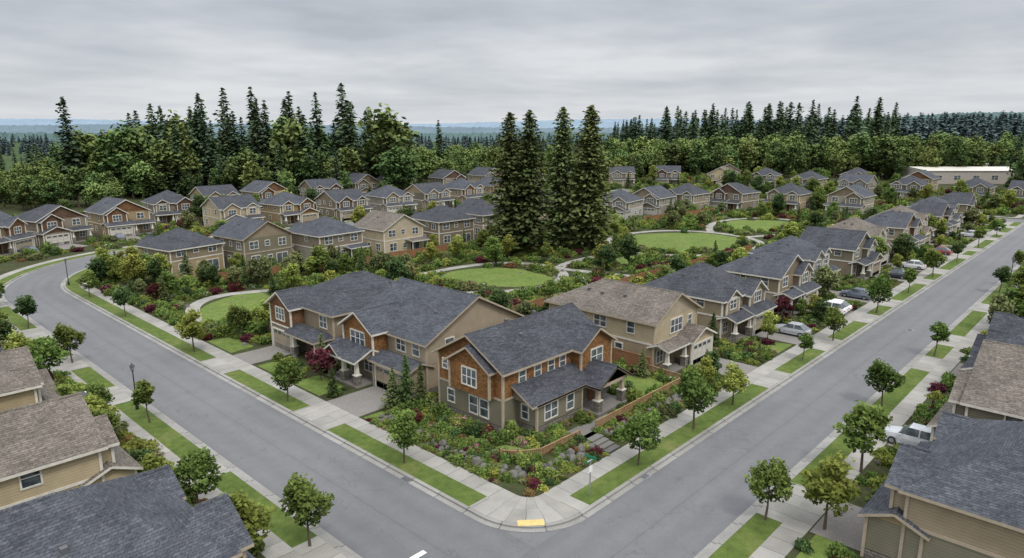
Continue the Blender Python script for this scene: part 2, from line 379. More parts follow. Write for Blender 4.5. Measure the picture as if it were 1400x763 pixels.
def gen_house(x,y,deg,seed,w=11.5,d=13,pal=None,style=None,drive=0,mirror=None,detail=True,outline=None):
    r=random.Random(seed*31+5)
    body,acc,trim,rm=PAL[pal if pal is not None else r.choice([0,0,1,2,3,4,5,6,8,9,1,6])]
    st=style if style is not None else r.choice([0,1,2,1,2])
    m=mirror if mirror else r.choice([-1,1])
    b=Bld('craftsman_house' if acc in (CEDAR,BROWNSH) else 'suburban_house',x,y,deg)
    def X(a,c): return (a,c) if m==1 else (-c,-a)
    ze=5.4+r.uniform(-.3,.4); X0,X1=-w/2,w/2; Y0,Y1=-d/2,d/2
    lay=[(.45,STONE if r.random()<.4 else body,.03),(3.0,body,0),(ze,acc if (acc not in(CEDAR,BROWNSH) and r.random()<.5) else body,.02)]
    pitch=.56 if st!=2 else .54
    if st==0: top=b.block(X0,X1,Y0,Y1,0,lay,'x',False,False,pitch*.85,.45,rm,trim,body)
    elif st==1: top=b.block(X0,X1,Y0,Y1,0,lay,'y' if d>w else 'x',True,True,pitch,.45,rm,trim,body)
    else: top=b.block(X0,X1,Y0,Y1,0,lay,'y',False,r.random()<.4,pitch,.45,rm,trim,acc)
    b.belt(X0,X1,Y0,Y1,2.95,trim)
    gw=min(6.1,w*.55); gx0,gx1=X(-w/2-.02,-w/2+gw); gy=Y0-2.0
    b.block(gx0,gx1,gy,Y0+1,0,[(.6,STONE,.04),(2.85,body,0)],'x' if r.random()<.5 else 'y',False,False,.42,.4,rm,trim,acc)
    gc=(gx0+gx1)/2
    b.garage('-y',gy,gc,min(4.9,gw-1),2.25,0.02,GAR2 if r.random()<.5 else GAR1)
    ux0,ux1=X(-w/2+.5,-w/2+min(4.9,w*.46))
    b.block(ux0,ux1,Y0-.9,Y0+2.6,2.9,[(ze-.15,acc,0)],'y',False,True,.66,.4,rm,trim,acc)
    b.win('-y',Y0-.9,(ux0+ux1)/2,3.75,1.9,1.35,2,TRIM)
    vx0,vx1=X(w/2-min(3.8,w*.36),w/2-.5)
    if st!=2:
        b.block(vx0,vx1,Y0-.35,Y0+2.6,3.2,[(ze-.05,body,0)],'y',False,True,.6,.35,rm,trim,acc); pf=Y0-.35
    else: pf=Y0
    b.win('-y',pf-.02,(vx0+vx1)/2,3.8,1.6,1.3,1,TRIM)
    px0,px1=X(-w/2+gw+.3,w/2)
    b.roof(px0,px1,Y0-1.9,Y0+.3,2.75,'x',False,False,.38,.3,rm,trim,gm=acc)
    b.box('porch_floor',DRIVE,px0,px1,Y0-2,Y0,0,.18)
    b.box('porch_beam',trim,px0,px1,Y0-1.95,Y0-1.7,2.5,2.75)
    for cx in (px0+.3,px1-.3): b.column(cx,Y0-1.75,.18,2.5)
    dx=px0+1.0 if m==1 else px1-1.0
    b.fbox('front_door',DOORM,'-y',Y0,dx-.5,dx+.5,.2,2.3,0,.06); b.fbox('door_frame',trim,'-y',Y0,dx-.62,dx-.5,.2,2.42,-.01,.08); b.fbox('door_frame',trim,'-y',Y0,dx+.5,dx+.62,.2,2.42,-.01,.08)
    wx=px1-1.1 if m==1 else px0+1.1
    b.win('-y',Y0,wx,.9,1.2,1.3,1,TRIM)
    for face,pl in (('-x',X0),('+x',X1)):
        for u,z,ww,hh in ((-d*.25,3.9,1.0,1.2),(d*.08,4.2,.7,.8),(d*.33,3.8,1.3,1.2),(d*.3,1.0,1.4,1.3),(-d*.02,1.2,.9,1.0)):
            if r.random()<.85: b.win(face,pl,u+r.uniform(-.3,.3),z,ww,hh,1 if ww>1.1 else 0,TRIM)
    for u,ww,z,hh in ((-w*.3,1.5,3.8,1.3),(w*.02,.9,4.1,.9),(w*.3,1.7,3.8,1.3),(w*.28,1.7,.9,1.5),(-w*.02,.9,1.2,1.0)):
        b.win('+y',Y1,u,z,ww,hh,1 if ww>1 else 0,TRIM)
    b.win('+y',Y1,-w*.28,.25,2.3,2.0,1,TRIM,False)
    if r.random()<.4:
        b.roof(-w/2+.4,-w/2+4.6,Y1-.3,Y1+2.4,2.6,'x',False,False,.25,.2,rm,trim,gm=trim)
        for cx in (-w/2+.6,-w/2+4.4): b.box('patio_posts',trim,cx-.08,cx+.08,Y1+2.1,Y1+2.26,0,2.6)
    zr=ze+pitch*(min(w,d)/2)*.5
    if st==1: b.vents([(-w*.25,d*.1,zr+.25),(-w*.25,-d*.05,zr+.25),(w*.25,d*.08,zr+.25)])
    elif st==2: b.vents([(-w*.2,d*.1,ze+pitch*w*.3+.25),(w*.2,-d*.1,ze+pitch*w*.3+.25),(-w*.2,-d*.02,ze+pitch*w*.3+.25)])
    else: b.vents([(-w*.2,-d*.2,ze+pitch*.85*d*.3+.25),(w*.2,d*.2,ze+pitch*.85*d*.3+.25),(w*.05,d*.2,ze+pitch*.85*d*.3+.25)])
    e=b.finish()
    cs=[wpt(x,y,deg,a,c) for a in (X0-.4,X1+.4) for c in (gy-.2,Y1+.4)]
    EXCL.append((min(c[0] for c in cs),max(c[0] for c in cs),min(c[1] for c in cs),max(c[1] for c in cs)))
    if drive:
        hwd=min(2.7,gw/2-.2)
        q=[wpt(x,y,deg,gc+a,c) for a,c in ((-hwd,gy+.05),(hwd,gy+.05),(hwd,gy-drive),(-hwd,gy-drive))]
        sheet('driveway',q,.166,DRIVE)
        EXCL.append((min(c[0] for c in q)-.3,max(c[0] for c in q)+.3,min(c[1] for c in q)-.3,max(c[1] for c in q)+.3))
        if outline:
            p=wpt(x,y,deg,gc,gy-drive); s=s_of(OUT[outline],*p); DRV.append((outline,s-hwd-.2,s+hwd+.2))
        lx0,lx1=min(px0,px1)+.4,max(px0,px1)+.2
        if drive>4 and r.random()<.6:
            L=[wpt(x,y,deg,a,c) for a,c in ((lx0,gy-drive+.4),(lx1,gy-drive+.4),(lx1-.4,gy-drive+2.6),(lx0+.5,gy-drive+2.3))]
            sheet('lawn',L,.150,LAWN); LAWNP.append(L)
    return e
OUT={'main':MAIN,'outl':OUTL,'s':SBL}
# ---- corner house A (cedar)
Z=.7
b=Bld('cedar_corner_house',0,0,0,Z)
ze=5.6
b.block(38.3,52,37,45,0,[(.6,STONE,.05),(2.95,OLIVE,0),(ze,CEDARA,.03)],'x',False,False,.56,.5,ROOFD,TRIMT,CEDARA)
b.belt(38.3,52,37,45,2.9,TRIMT)
b.block(37.7,41,38.0,42.9,2.95,[(ze-.1,CEDARA,0)],'x',False,True,.62,.4,ROOFD,TRIMT,CEDARA)
b.win('-x',37.7,40.4,3.7,1.7,1.45,2); b.win('-x',38.3,39.2,.95,.95,1.5,0); b.win('-x',38.3,40.5,.95,.95,1.5,0); b.win('-x',38.3,43.4,1.2,.8,1.1,0); b.win('-x',38.27,44.1,4.2,.6,.8,0)
b.block(47.4,52.05,35.9,41,0,[(.6,STONE,.05),(2.95,OLIVE,0),(ze-.05,CEDARA,.03)],'y',False,True,.62,.45,ROOFD,TRIMT,CEDARA)
b.belt(47.4,52.05,35.9,41,2.92,TRIMT)
b.win('-y',35.87,49.7,3.75,1.7,1.35,1)
b.win('+x',52.08,38.5,3.8,1.2,1.2,1); b.win('+x',52.03,42.5,3.8,1.2,1.2,1); b.win('+x',52.03,42.5,1,1.4,1.3,1)
for u in (40.6,42.6,44.4,46.0): b.win('-y',36.97,u,4.1,.75,.95,0)
b.block(40.2,46.3,34.9,37.5,0,[(.6,STONE,.05),(2.75,OLIVE,0)],'x',False,False,.5,.35,ROOFD,TRIMT,OLIVE)
b.roof(39.6,47.4,34.9,39.6,2.8,'x',False,False,.55,.35,ROOFD,TRIMT,gm=OLIVE)
b.win('-y',34.9,42.0,1.0,1.6,1.35,1); b.win('-y',34.9,44.6,1.0,.9,1.35,0); b.win('-x',40.2,36.2,1.1,.7,1.2,0)
b.block(46.9,51.2,33.4,34.6,2.45,[(2.75,TRIMT,0)],'y',False,False,.6,.4,ROOFD,TRIMT,CEDARA,cb=False)
b.roof(46.9,51.2,33.4,36.2,2.78,'y',False,False,.6,.4,ROOFD,TRIMT,gm=CEDARA)
for cx in (47.2,50.9): b.column(cx,33.75,.2,2.5,TRIMT)
b.box('porch_floor',DRIVE,46.7,51.4,33.3,35.9,0,.2)
b.fbox('front_door',DOORM,'-y',35.88,48.5,49.5,.2,2.3,0,.06); b.win('-y',35.88,50.4,.9,.7,1.3,0)
for q in ((45,43,7.35),(43,39.3,7.2),(49,43,7.35)): b.vents([q])
for u in (40.5,45,49): b.win('+y',45,u,3.9,1.3,1.2,1)
b.finish(); EXCL.append((38.1,52.2,36.8,45.2)); EXCL.append((40,51.4,34.8,37)); EXCL.append((46.6,51.5,33.2,35))
# ---- house B
b=Bld('craftsman_house',0,0,0,.14)
b.block(40.5,54,49.5,61.5,0,[(.5,STONE,.04),(2.95,TAN,0),(5.3,TAN,.02)],'y',False,False,.5,.5,ROOFS,TRIMT,TAN)
b.block(38.6,47,55.6,60.8,2.9,[(5.5,CEDARA,0)],'x',False,False,.62,.45,ROOFS,TRIM,CEDARA)
b.win('-x',38.6,58.2,3.7,2.4,1.4,2); b.win('-x',40.48,53.4,3.7,1.4,1.3,1); b.win('-x',40.48,51,3.7,1.0,1.3,0)
b.block(38.4,41,49.7,55.4,0,[(.7,STONE,.04),(2.8,TAN,0)],'y',False,False,.4,.45,ROOFS,TRIMT,TAN)
b.garage('-x',38.4,52.5,4.9,2.25,.03,GAR1)
b.block(39.2,41,56.0,60.5,0,[(2.8,TAUPE,0)],'y',False,False,.4,.2,ROOFS,TRIMT,TAN)
b.roof(36.6,40.2,55.9,61.3,2.8,'y',False,False,.45,.35,ROOFS,TRIM,gm=TAN)
b.roof(36.4,39,58.4,61.0,2.95,'x',False,False,.7,.3,ROOFS,TRIM,gm=CEDAR)
for cy in (56.3,58.6,60.9): b.column(37.0,cy,.15,2.75)
b.box('porch_floor',DRIVE,36.6,39.2,55.8,61.3,0,.16)
b.fbox('front_door',DOORM,'-x',39.2,59.2,60.1,.2,2.3,0,.06); b.win('-x',39.2,57.3,.9,1.4,1.3,1)
for u,z in ((43.5,4.0),(47.5,3.8),(51,3.8),(49,1.1),(44,1.2)): b.win('-y',49.48,u,z,1.1,1.1,0)
b.vents([(49.5,53,7.6),(50,56.5,7.4),(44,52,7.2),(50.5,59,7.2)]); b.finish(); EXCL.append((36,54.7,49.2,62))
# ---- house C
b=Bld('craftsman_house',0,0,0,.14)
b.block(39.5,53,64.2,75,0,[(.5,STONE,.04),(2.95,TAUPE,0),(5.6,TAN,.02)],'x',True,True,.5,.5,ROOFD,TRIMT,TAN)
b.block(37.8,44,70.4,75.06,0,[(.6,STONE,.05),(2.95,TAUPE,0),(5.5,CEDAR,.03)],'x',False,True,.62,.45,ROOFD,TRIM,CEDAR)
b.win('-x',37.77,72.7,3.7,1.9,1.4,2); b.belt(37.8,44,70.4,75.06,2.9,TRIM)
b.garage('-x',37.8,72.7,3.9,2.25,.03,GAR1)
b.roof(37.2,40.0,64.6,70.2,2.8,'y',True,False,.45,.35,ROOFD,TRIMT,gm=TAN); b.column(37.6,65,.1,2.7); b.column(37.6,69.6,.1,2.7)
b.win('-x',39.48,66.2,3.7,1.4,1.3,1); b.win('-x',39.5,66.2,.9,1.5,1.3,1); b.fbox('front_door',DOORM,'-x',39.5,68.3,69.2,.2,2.3,0,.06)
for u in (42,46,50): b.win('-y',64.18,u,3.9,1.2,1.1,1); b.win('+y',75.02,u,3.9,1.2,1.1,1)
b.vents([(43,67,7.1),(46,66.6,6.9),(49,67,7.1)]); b.finish(); EXCL.append((36.8,53.6,63.6,75.8))
for y0,y1,xg,sx in ((49.9,55.2,38.4,0),(70.5,75,37.8,0)):
    sheet('driveway',[(32.7,y0),(xg,y0),(xg,y1),(32.7,y1)],.166,DRIVE); EXCL.append((32,xg,y0-.3,y1+.3))
    s=s_of(MAIN,29,(y0+y1)/2); DRV.append(('main',s-2.9,s+2.9))
# ---- house D
b=Bld('suburban_house',0,0,0,.14)
b.block(61,70,36.6,51,0,[(.5,BEIGE,.03),(3.0,TAN,0),(5.6,BEIGE,.02)],'y',False,True,.52,.55,ROOFB,TRIMT,BEIGE)
b.belt(61,70,36.6,51,2.95,TRIM)
b.block(65.6,70.3,34.6,37,0,[(.6,STONE,.04),(2.85,BEIGE,0)],'y',False,False,.45,.4,ROOFB,TRIM,TAN)
b.garage('-y',34.6,67.95,4.0,2.25,.03,GAR2)
b.roof(61,65.4,34.9,37,2.75,'x',False,False,.4,.3,ROOFB,TRIM,gm=BEIGE); b.box('porch_floor',DRIVE,61,65.4,34.8,36.6,0,.15)
for cx in (61.4,65): b.column(cx,35.1,.15,2.6)
b.fbox('front_door',DOORM,'-y',36.6,63.7,64.6,.2,2.3,0,.06); b.win('-y',36.6,62.3,.9,1.2,1.3,1)
b.win('-y',36.58,65.5,3.7,2.4,1.45,2); b.win('-y',36.58,68.4,3.9,.8,1.1,0)
for u,z,ww in ((39.5,3.9,.9),(43.6,3.9,1.6),(48.4,3.9,1.2),(41,1.2,.9),(47.5,1.0,1.6)): b.win('-x',61-.02,u,z,ww,1.2,1 if ww>1 else 0)
for u,z,ww in ((40,3.9,1.2),(45,3.9,1.2)): b.win('+x',70.02,u,z,ww,1.2,1)
for u in (63,67.5): b.win('+y',51.02,u,3.8,1.5,1.2,1)
b.vents([(63.4,42,7.15),(63.2,45,7.05),(63.4,47,7.15),(67.6,44,7.15)])
b.finish(); EXCL.append((60.6,70.6,34.4,51.4))
sheet('driveway',[(65.5,29.0),(70.4,29.0),(70.4,34.6),(65.5,34.6)],.166,DRIVE); EXCL.append((65.2,70.7,29,34.6)); s=s_of(MAIN,68,25.3); DRV.append(('main',s-2.8,s+2.8))
# ---- right-hand row
spec=[(81.6,42.2,0,1,10.6,11.4,-1),(97.6,41.0,4,2,9.4,9.4,-1),(113.2,43.0,8,1,9.2,9.2,1),(128.8,41.0,9,2,9.2,9.4,-1),(144.4,42.8,5,1,9.4,9.4,1),
      (160,41.0,6,2,9.0,9.2,-1),(175.5,42.4,5,1,9.2,9.2,1),(191,41,1,2,9.0,9.2,-1),(206.5,42.4,8,1,9.2,9.2,1),(221.5,41,0,2,9.0,9.2,1)]
for i,(x,y,p,st,w,d,mr) in enumerate(spec):
    gen_house(x,y,0,i+2,w,d,p,st,drive=(y-d/2-2)-29.0,mirror=-1 if mr<0 else 1,outline='main')
for i,(x,y,dg,p,st) in enumerate([(48,127.5,190,0,1),(60.5,125,186,2,2),(73,119.5,184,4,1),(87,117.5,180,5,2),(101.5,117,178,1,1),(116.5,119,180,0,2),(131,121,176,5,1),(146,120,180,4,2),
      (166,113,-80,8,1),(180,111,-85,4,2),(194,107,-90,0,1),(207,97,-95,1,2),(217,84,-90,0,1),(221,67,-90,4,2)]):
    gen_house(x,y,dg,i+40,10,10,p,st)
for i,(x,y,dg,p,dv) in enumerate([(27,177,40,6,6),(41,184,14,1,7),(56,186,4,6,8),(73,199,-5,1,0),(80,176,0,3,5),(95,175,5,6,5),(111,172,0,1,0),(127,171,-4,4,0),(143,172,0,0,0),(159,173,4,6,0),(175,175,0,2,0),(192,177,0,1,0),
      (92,213,0,0,0),(108,212,4,6,0),(128,211,-6,1,0),(148,217,0,0,0),(167,220,5,9,0),(187,212,-8,1,0),(207,210,0,0,0),(226,203,-20,4,0),(244,194,-30,1,0),
      (262,178,-50,0,0),(277,163,-60,1,0),(287,142,-70,5,0),(297,126,-80,1,0),(288,104,-90,0,0),(283,84,-90,4,0),(283,66,-90,9,0),(289,47,-90,0,0),(288,31,-90,1,0),(315,70,-90,6,0),(318,95,-90,0,0),(310,150,-60,2,0)]):
    gen_house(x,y,dg,i+80,10.4,10.4,p,None,drive=dv)
for i,(x,y,p,st,mr,w,d) in enumerate([(48.6,1.4,2,1,-1,13,13),(65.2,1.8,10,2,-1,12,12.5),(81.8,3.2,7,1,1,11.5,12),(98.5,1.4,7,2,-1,10.5,11),(115,1.4,4,1,1,10.5,11)]):
    gen_house(x,y,180,i+150,w,d,p,st,drive=13.2-(y+d/2+2),mirror=mr,outline='s')
for i,(x,y,p,st,mr,w,d) in enumerate([(5.4,35.8,2,1,1,11,13.5),(4.2,52.8,5,2,1,8.4,15),(5.4,69.6,5,1,-1,9.6,12.6),(5,88,0,2,1,10.5,12),(5,104,4,1,1,10.5,12),(4,121,0,2,-1,10.5,12)]):
    gen_house(x,y,90,i+170,w,d,p,st,drive=16.8-(x+d/2+2),mirror=mr,outline='outl')
# ------------------------------------------------------------------ strips with driveway gaps
for key,P in OUT.items():
    tot=cum(P)[-1]
    gaps=[(a,b) for k,a,b in DRV if k==key]
    if key=='main':
        s=s_of(P,30.4,26.8); gaps.append((s-5.2,s+5.2))
    gaps.sort(); pos=0
    for a,bb in gaps+[(tot,tot)]:
        if a>pos+.3: strip('grass_verge',sub(P,pos,a),.3,2.1,.149,GRASS)
        if bb>a: strip('driveway_apron' if bb-a<7 else 'corner_apron',sub(P,a,bb),.3,2.1,.162,CONC,u0=.4)
        pos=max(pos,bb)
strip('grass_verge',SWB,.3,2.1,.149,GRASS)
c=(30.75,27.15); q=[wpt(c[0],c[1],-43,a,bq) for a,bq in ((-.9,-.35),(.9,-.35),(.9,.35),(-.9,.35))]
sheet('tactile_paving',q,.172,YEL)
sheet('stop_line',[(21.2,29.8),(24.0,29.8),(24.0,30.2),(21.2,30.2)],.042,PAINT)
def drain(x,y,dg):
    b=Bld('storm_drain',x,y,dg,.038); b.box('frame',GALV,-.45,.45,-.25,.25,-.01,.008)
    for i in range(6): b.box('slots',METALB,-.38+i*.13,-.31+i*.13,-.2,.2,.008,.012)
    b.finish()
drain(41.5,25.05,0); drain(28.75,38,90)
for mx_,my_ in ((98,20.8),(30,20.5)):
    b=Bld('manhole_cover',mx_,my_,0,.03); b.hexa('cover',METALB,[(.36*math.cos(i*math.pi/8),.36*math.sin(i*math.pi/8),0) for i in range(16)],[(.36*math.cos(i*math.pi/8),.36*math.sin(i*math.pi/8),.008) for i in range(16)])
    b.poly('ring',GALV,[(.46*math.cos(i*math.pi/8),.46*math.sin(i*math.pi/8),.004) for i in range(16)]); b.finish()
# ------------------------------------------------------------------ terrace, rocks, fences, steps
T0=[(34.4,47.6),(34.4,34.6),(35.2,32.6),(37.2,31.4),(59.8,31.4),(59.8,47.6)]
T1=[(33.6,48.0),(33.6,34.2),(34.6,31.9),(36.9,30.6),(60.2,30.6),(60.2,48.0)]
V=[(x,y,.7) for x,y in T0]+[(x,y,.1) for x,y in T1]; n=6
mesh_obj('terrace_ground',V,[list(range(n))]+[(i,(i+1)%n,n+(i+1)%n,n+i) for i in range(n)],[MULCH])
def zt(x,y): return .7 if inpoly(x,y,T0) else .14
for P,z in ((smooth_path([(35.6,43),(35.6,36.0),(36.6,34.0),(38,33.0),(39.6,33.2),(38.8,33.8),(37.6,34.5),(36.7,36.0),(36.3,42.6),(35.6,43)],2)[:-1],.712),(smooth_path([(53,32.8),(58.4,32.9),(58.5,37),(56,38.6),(53.6,36.6),(53,32.8)],2)[:-1],.712)):
    sheet('lawn',P,z,LAWN); LAWNP.append(P)
b=Bld('garden_steps',43.2,0,0,.14)
for i in range(4): b.box('step_%d'%i,CONC,-.8,.8,29.1+i*.55,31.9,i*.14,(i+1)*.14)
b.box('landing',CONC,-.8,.8,31.9,33.4,.45,.575)
b.box('walk',CONC,.8,4.6,32.2,33.2,.45,.573)
b.finish(); EXCL.append((42.2,44.2,28.5,33.6)); EXCL.append((44,48,32,33.3))
def fence(name,pts,h,mat,z0=None,gap=.02,top=True):
    b=Bld(name,0,0,0,0)
    for p,q in zip(pts,pts[1:]):
        L=math.dist(p,q); ux,uy=(q[0]-p[0])/L,(q[1]-p[1])/L; nx,ny=-uy,ux
        def bx(part,s0,s1,o0,o1,za,zb):
            f=lambda s,o,z:(p[0]+ux*s+nx*o,p[1]+uy*s+ny*o,z)
            b.hexa(part,mat,[f(s0,o0,za),f(s1,o0,za),f(s1,o1,za),f(s0,o1,za)],[f(s0,o0,zb),f(s1,o0,zb),f(s1,o1,zb),f(s0,o1,zb)])
        zz=z0 if z0 is not None else zt((p[0]+q[0])/2,(p[1]+q[1])/2)
        n=max(1,round(L/2.2))
        for i in range(n+1): bx('posts',L*i/n-.06,L*i/n+.06,-.06,.06,zz-.1,zz+h+.1)
        k=int(L/.16)
        for i in range(k):
            s=L*i/k; bx('boards',s+gap/2,s+L/k-gap/2,-.012,.012,zz+.06,zz+h-.02-R.random()*.01)
        if top: bx('top_rail',0,L,-.05,.05,zz+h-.02,zz+h+.03)
        bx('bottom_rail',0,L,.014,.05,zz+.2,zz+.28)
    b.finish()
fence('picket_fence',[(35.2,34.2),(35.9,33.1),(37.5,32.1),(42.2,31.9)],.7,WOODF,.7,.07)
fence('picket_fence',[(44.3,31.8),(59.2,31.8),(59.4,36)],.85,WOODF,.7,.05)
fence('wood_fence',[(59.5,36),(59.5,47.4),(53,47.3)],1.75,REDF,.6)
fence('wood_fence',[(55,48.6),(58,62),(76,62),(77,54)],1.75,REDF)
fence('wood_fence',[(42,114),(56,112),(66,108),(84,107),(98,106)],1.75,REDF)
fence('wood_fence',[(160,101),(176,99),(196,96)],1.75,REDF)
fence('wood_fence',[(77,54),(77,61),(104,61),(121,60),(137,60)],1.75,REDF)
# ------------------------------------------------------------------ park paths and lawns
PATHS=[[(32.6,88),(36,93),(38.5,101),(44,105),(52,102),(60,95),(70,93),(82,94),(92,92),(97,86),(97,78)],
       [(60,95),(66,84),(74,75),(84,70.5),(93,74),(97,80),(108,82),(119,79),(124,84),(130,92),(142,94),(154,89),(158,78),(155,67),(146,61),(134,62),(124,68),(119,79)],
       [(97,78),(100,66),(103,60)],[(158,80),(168,86),(182,88),(194,82),(194,70),(184,63),(168,64),(156,70)]]
PATHS=[smooth_path(p) for p in PATHS]
for p in PATHS: strip('path',p,-.95,.95,.150+.004*PATHS.index(p),CONC)
for i,e in enumerate([(43.6,95.5,8.4,5.6,43,),(83.5,82.3,7.6,10,30),(112,74,6,3.4,10),(140.5,77.5,14.5,12.5,0),(178,76,12,9,0),(104.5,99,5,3,0)]):
    P=ell(*e,seed=i); LAWNP.append(P); sheet('lawn',P,.147+.001*i,LAWN)
for P in ([(33,57),(36,57),(36.2,62),(33,62.4)],[(33,63.4),(35.4,63.8),(35.6,69.6),(33,69.6)],[(33,48.6),(34.6,48.6),(35.6,49.4),(33,49.5)],[(33,76),(36,76.4),(36,82),(33,82.5)],[(17,64),(16.9,68),(14.9,68),(14.6,65)],
          [(39,12.8),(45,12.8),(45,11.2),(39,11.4)]):
    sheet('lawn',P,.152,LAWN); LAWNP.append(P)
# ------------------------------------------------------------------ vegetation prototypes
def leaf_quads(P,size,rs,asp=.6,up=.5):
    n=len(P); nr=rs.normal(size=(n,3)); nr[:,2]=np.abs(nr[:,2])+up; nr/=np.linalg.norm(nr,axis=1)[:,None]
    a=np.cross(nr,rs.normal(size=(n,3))); a/=np.linalg.norm(a,axis=1)[:,None]; bb=np.cross(nr,a)
    s=(size*rs.uniform(.6,1.35,size=n))[:,None]
    V=np.stack([P+a*s,P+bb*s*asp,P-a*s,P-bb*s*asp],axis=1).reshape(-1,3)
    return V
def tube(V,F,p0,p1,r0,r1,n=6):
    p0=np.array(p0,float);p1=np.array(p1,float); d=p1-p0; d/=np.linalg.norm(d)+1e-9
    a=np.cross(d,[.3,.9,.1]); a/=np.linalg.norm(a); c=np.cross(d,a); k=len(V)
    for p,r in ((p0,r0),(p1,r1)):
        for i in range(n):
            t=2*math.pi*i/n; V.append(tuple(p+a*r*math.cos(t)+c*r*math.sin(t)))
    for i in range(n): F.append((k+i,k+(i+1)%n,k+n+(i+1)%n,k+n+i))
def assemble(name,V,F,LV,lshade,leafm):
    k=len(V); nl=len(LV)//4
    allV=V+[tuple(v) for v in LV]; allF=F+[(k+4*i,k+4*i+1,k+4*i+2,k+4*i+3) for i in range(nl)]
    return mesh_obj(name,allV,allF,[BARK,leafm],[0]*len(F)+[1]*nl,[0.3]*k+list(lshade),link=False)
def decid(name,h,cw,cb,ncl,nlf,ls,seed,leafm,fill=1.0,ctr=.2):
    rs=np.random.RandomState(seed); V=[];F=[]
    zc=(h+cb)/2; hz=(h-cb)/2*.82; 
    bend=rs.uniform(-.04,.04,2)*h
    p=[(0,0,-.1),(bend[0],bend[1],cb*.9),(bend[0]*1.3,bend[1]*.8,h*.8)]
    tube(V,F,p[0],p[1],.018*h+.015,.012*h+.01); tube(V,F,p[1],p[2],.012*h+.01,.004*h)
    C=[];RR=[]
    for i in range(ncl):
        d=rs.normal(size=3); d/=np.linalg.norm(d); u=rs.uniform(.15,1)**.6
        zz=d[2]*hz*u; taper=1-.38*max(0,zz/hz)
        C.append([d[0]*cw/2*.8*u*taper+bend[0],d[1]*cw/2*.8*u*taper+bend[1],zc+zz]); RR.append(cw*rs.uniform(.12,.22)*fill)
    C=np.array(C);RR=np.array(RR)
    for i in range(0,ncl,2):
        z0=min(C[i][2]-.1*h,h*.7); z0=max(z0,cb*.75); tube(V,F,(bend[0]*z0/h,bend[1]*z0/h,z0),tuple(C[i]),.008*h,.003*h,4)
    ci=rs.randint(0,ncl,nlf); d=rs.normal(size=(nlf,3)); d/=np.linalg.norm(d,axis=1)[:,None]
    rr=rs.uniform(0,1,nlf)**.42*(1+.35*rs.uniform(0,1,nlf)**6)
    P=C[ci]+d*(RR[ci]*rr)[:,None]*np.array([1.05,1.05,.8])
    csh=rs.uniform(-ctr,ctr,ncl)
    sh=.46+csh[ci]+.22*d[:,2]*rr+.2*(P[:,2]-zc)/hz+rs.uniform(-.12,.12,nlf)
    LV=leaf_quads(P,ls,rs)
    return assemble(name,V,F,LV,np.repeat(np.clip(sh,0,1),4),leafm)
def conifer(name,h,r,base,nw,nb,ns,seed,leafm,sz,limbs=False,droop=.25,pw=.85,ragged=.25,asp=.55):
    rs=np.random.RandomState(seed); V=[];F=[]
    tube(V,F,(0,0,-.2),(0,0,h*.5),.014*h+.02,.009*h,7); tube(V,F,(0,0,h*.5),(0,0,h*1.0),.009*h,.001*h,5)
    LV=[];SH=[]
    side=rs.uniform(0,6.28); dz=(h-base)/nw; nbr=nw*nb; ph=rs.uniform(0,6.28,4)
    for i in range(nbr):
        t=(i+rs.uniform(-.5,.5)*nb*.9)/nbr; t=min(max(t,0),.995); z=base+(h-base)*t
        a=i*2.39996+rs.uniform(-.3,.3)
        env=(1-t)**pw
        if base>.05*h: env*=.5+.5*min(1,t*6)
        env*=1+.16*math.sin(t*17+ph[0]+a)+.10*math.sin(t*31+ph[1]-a*2)
        if rs.rand()<.07: continue
        L=max(.22*sz,r*env*rs.uniform(1-ragged,1+ragged*.5)*(1+.1*math.cos(a-side)))
        dr=droop*(1.1-.9*t)*rs.uniform(.6,1.4); dirv=np.array([math.cos(a),math.sin(a),0]); pr=np.array([-math.sin(a),math.cos(a),0])
        up=.3*t
        if limbs and rs.rand()<.35: tube(V,F,(0,0,z),tuple(dirv*L*.8+np.array([0,0,z-dr*L*.7])),.003*h*(1-t)+.01,.01,3)
        br=rs.uniform(-.16,.16)
        nk=max(2,int(round(ns*(.35+.65*min(1,L/(r*.6))))))
        for k in range(nk):
            s=(k+.6+rs.uniform(-.4,.4))/nk
            off=rs.uniform(-1,1)*L*.3*(1-s*.4)
            c=dirv*L*s+pr*off+np.array([0,0,z-dr*L*s**1.4+up*L*s*s+rs.uniform(-.25,.25)*sz])
            da=dirv*.8+pr*(rs.uniform(-.7,.7))+np.array([0,0,rs.uniform(-.55,.15)]); da/=np.linalg.norm(da)
            db=np.cross(da,[0,0,1.0])+np.array([0,0,rs.uniform(-.9,.9)]); db/=np.linalg.norm(db)
            q=sz*rs.uniform(.6,1.3)*(1-.5*t)
            LV+=[c+da*q,c+db*q*asp,c-da*q*.7,c-db*q*asp]
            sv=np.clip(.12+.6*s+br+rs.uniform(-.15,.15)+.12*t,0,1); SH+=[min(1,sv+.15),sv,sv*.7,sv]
    return assemble(name,V,F,LV,SH,leafm)
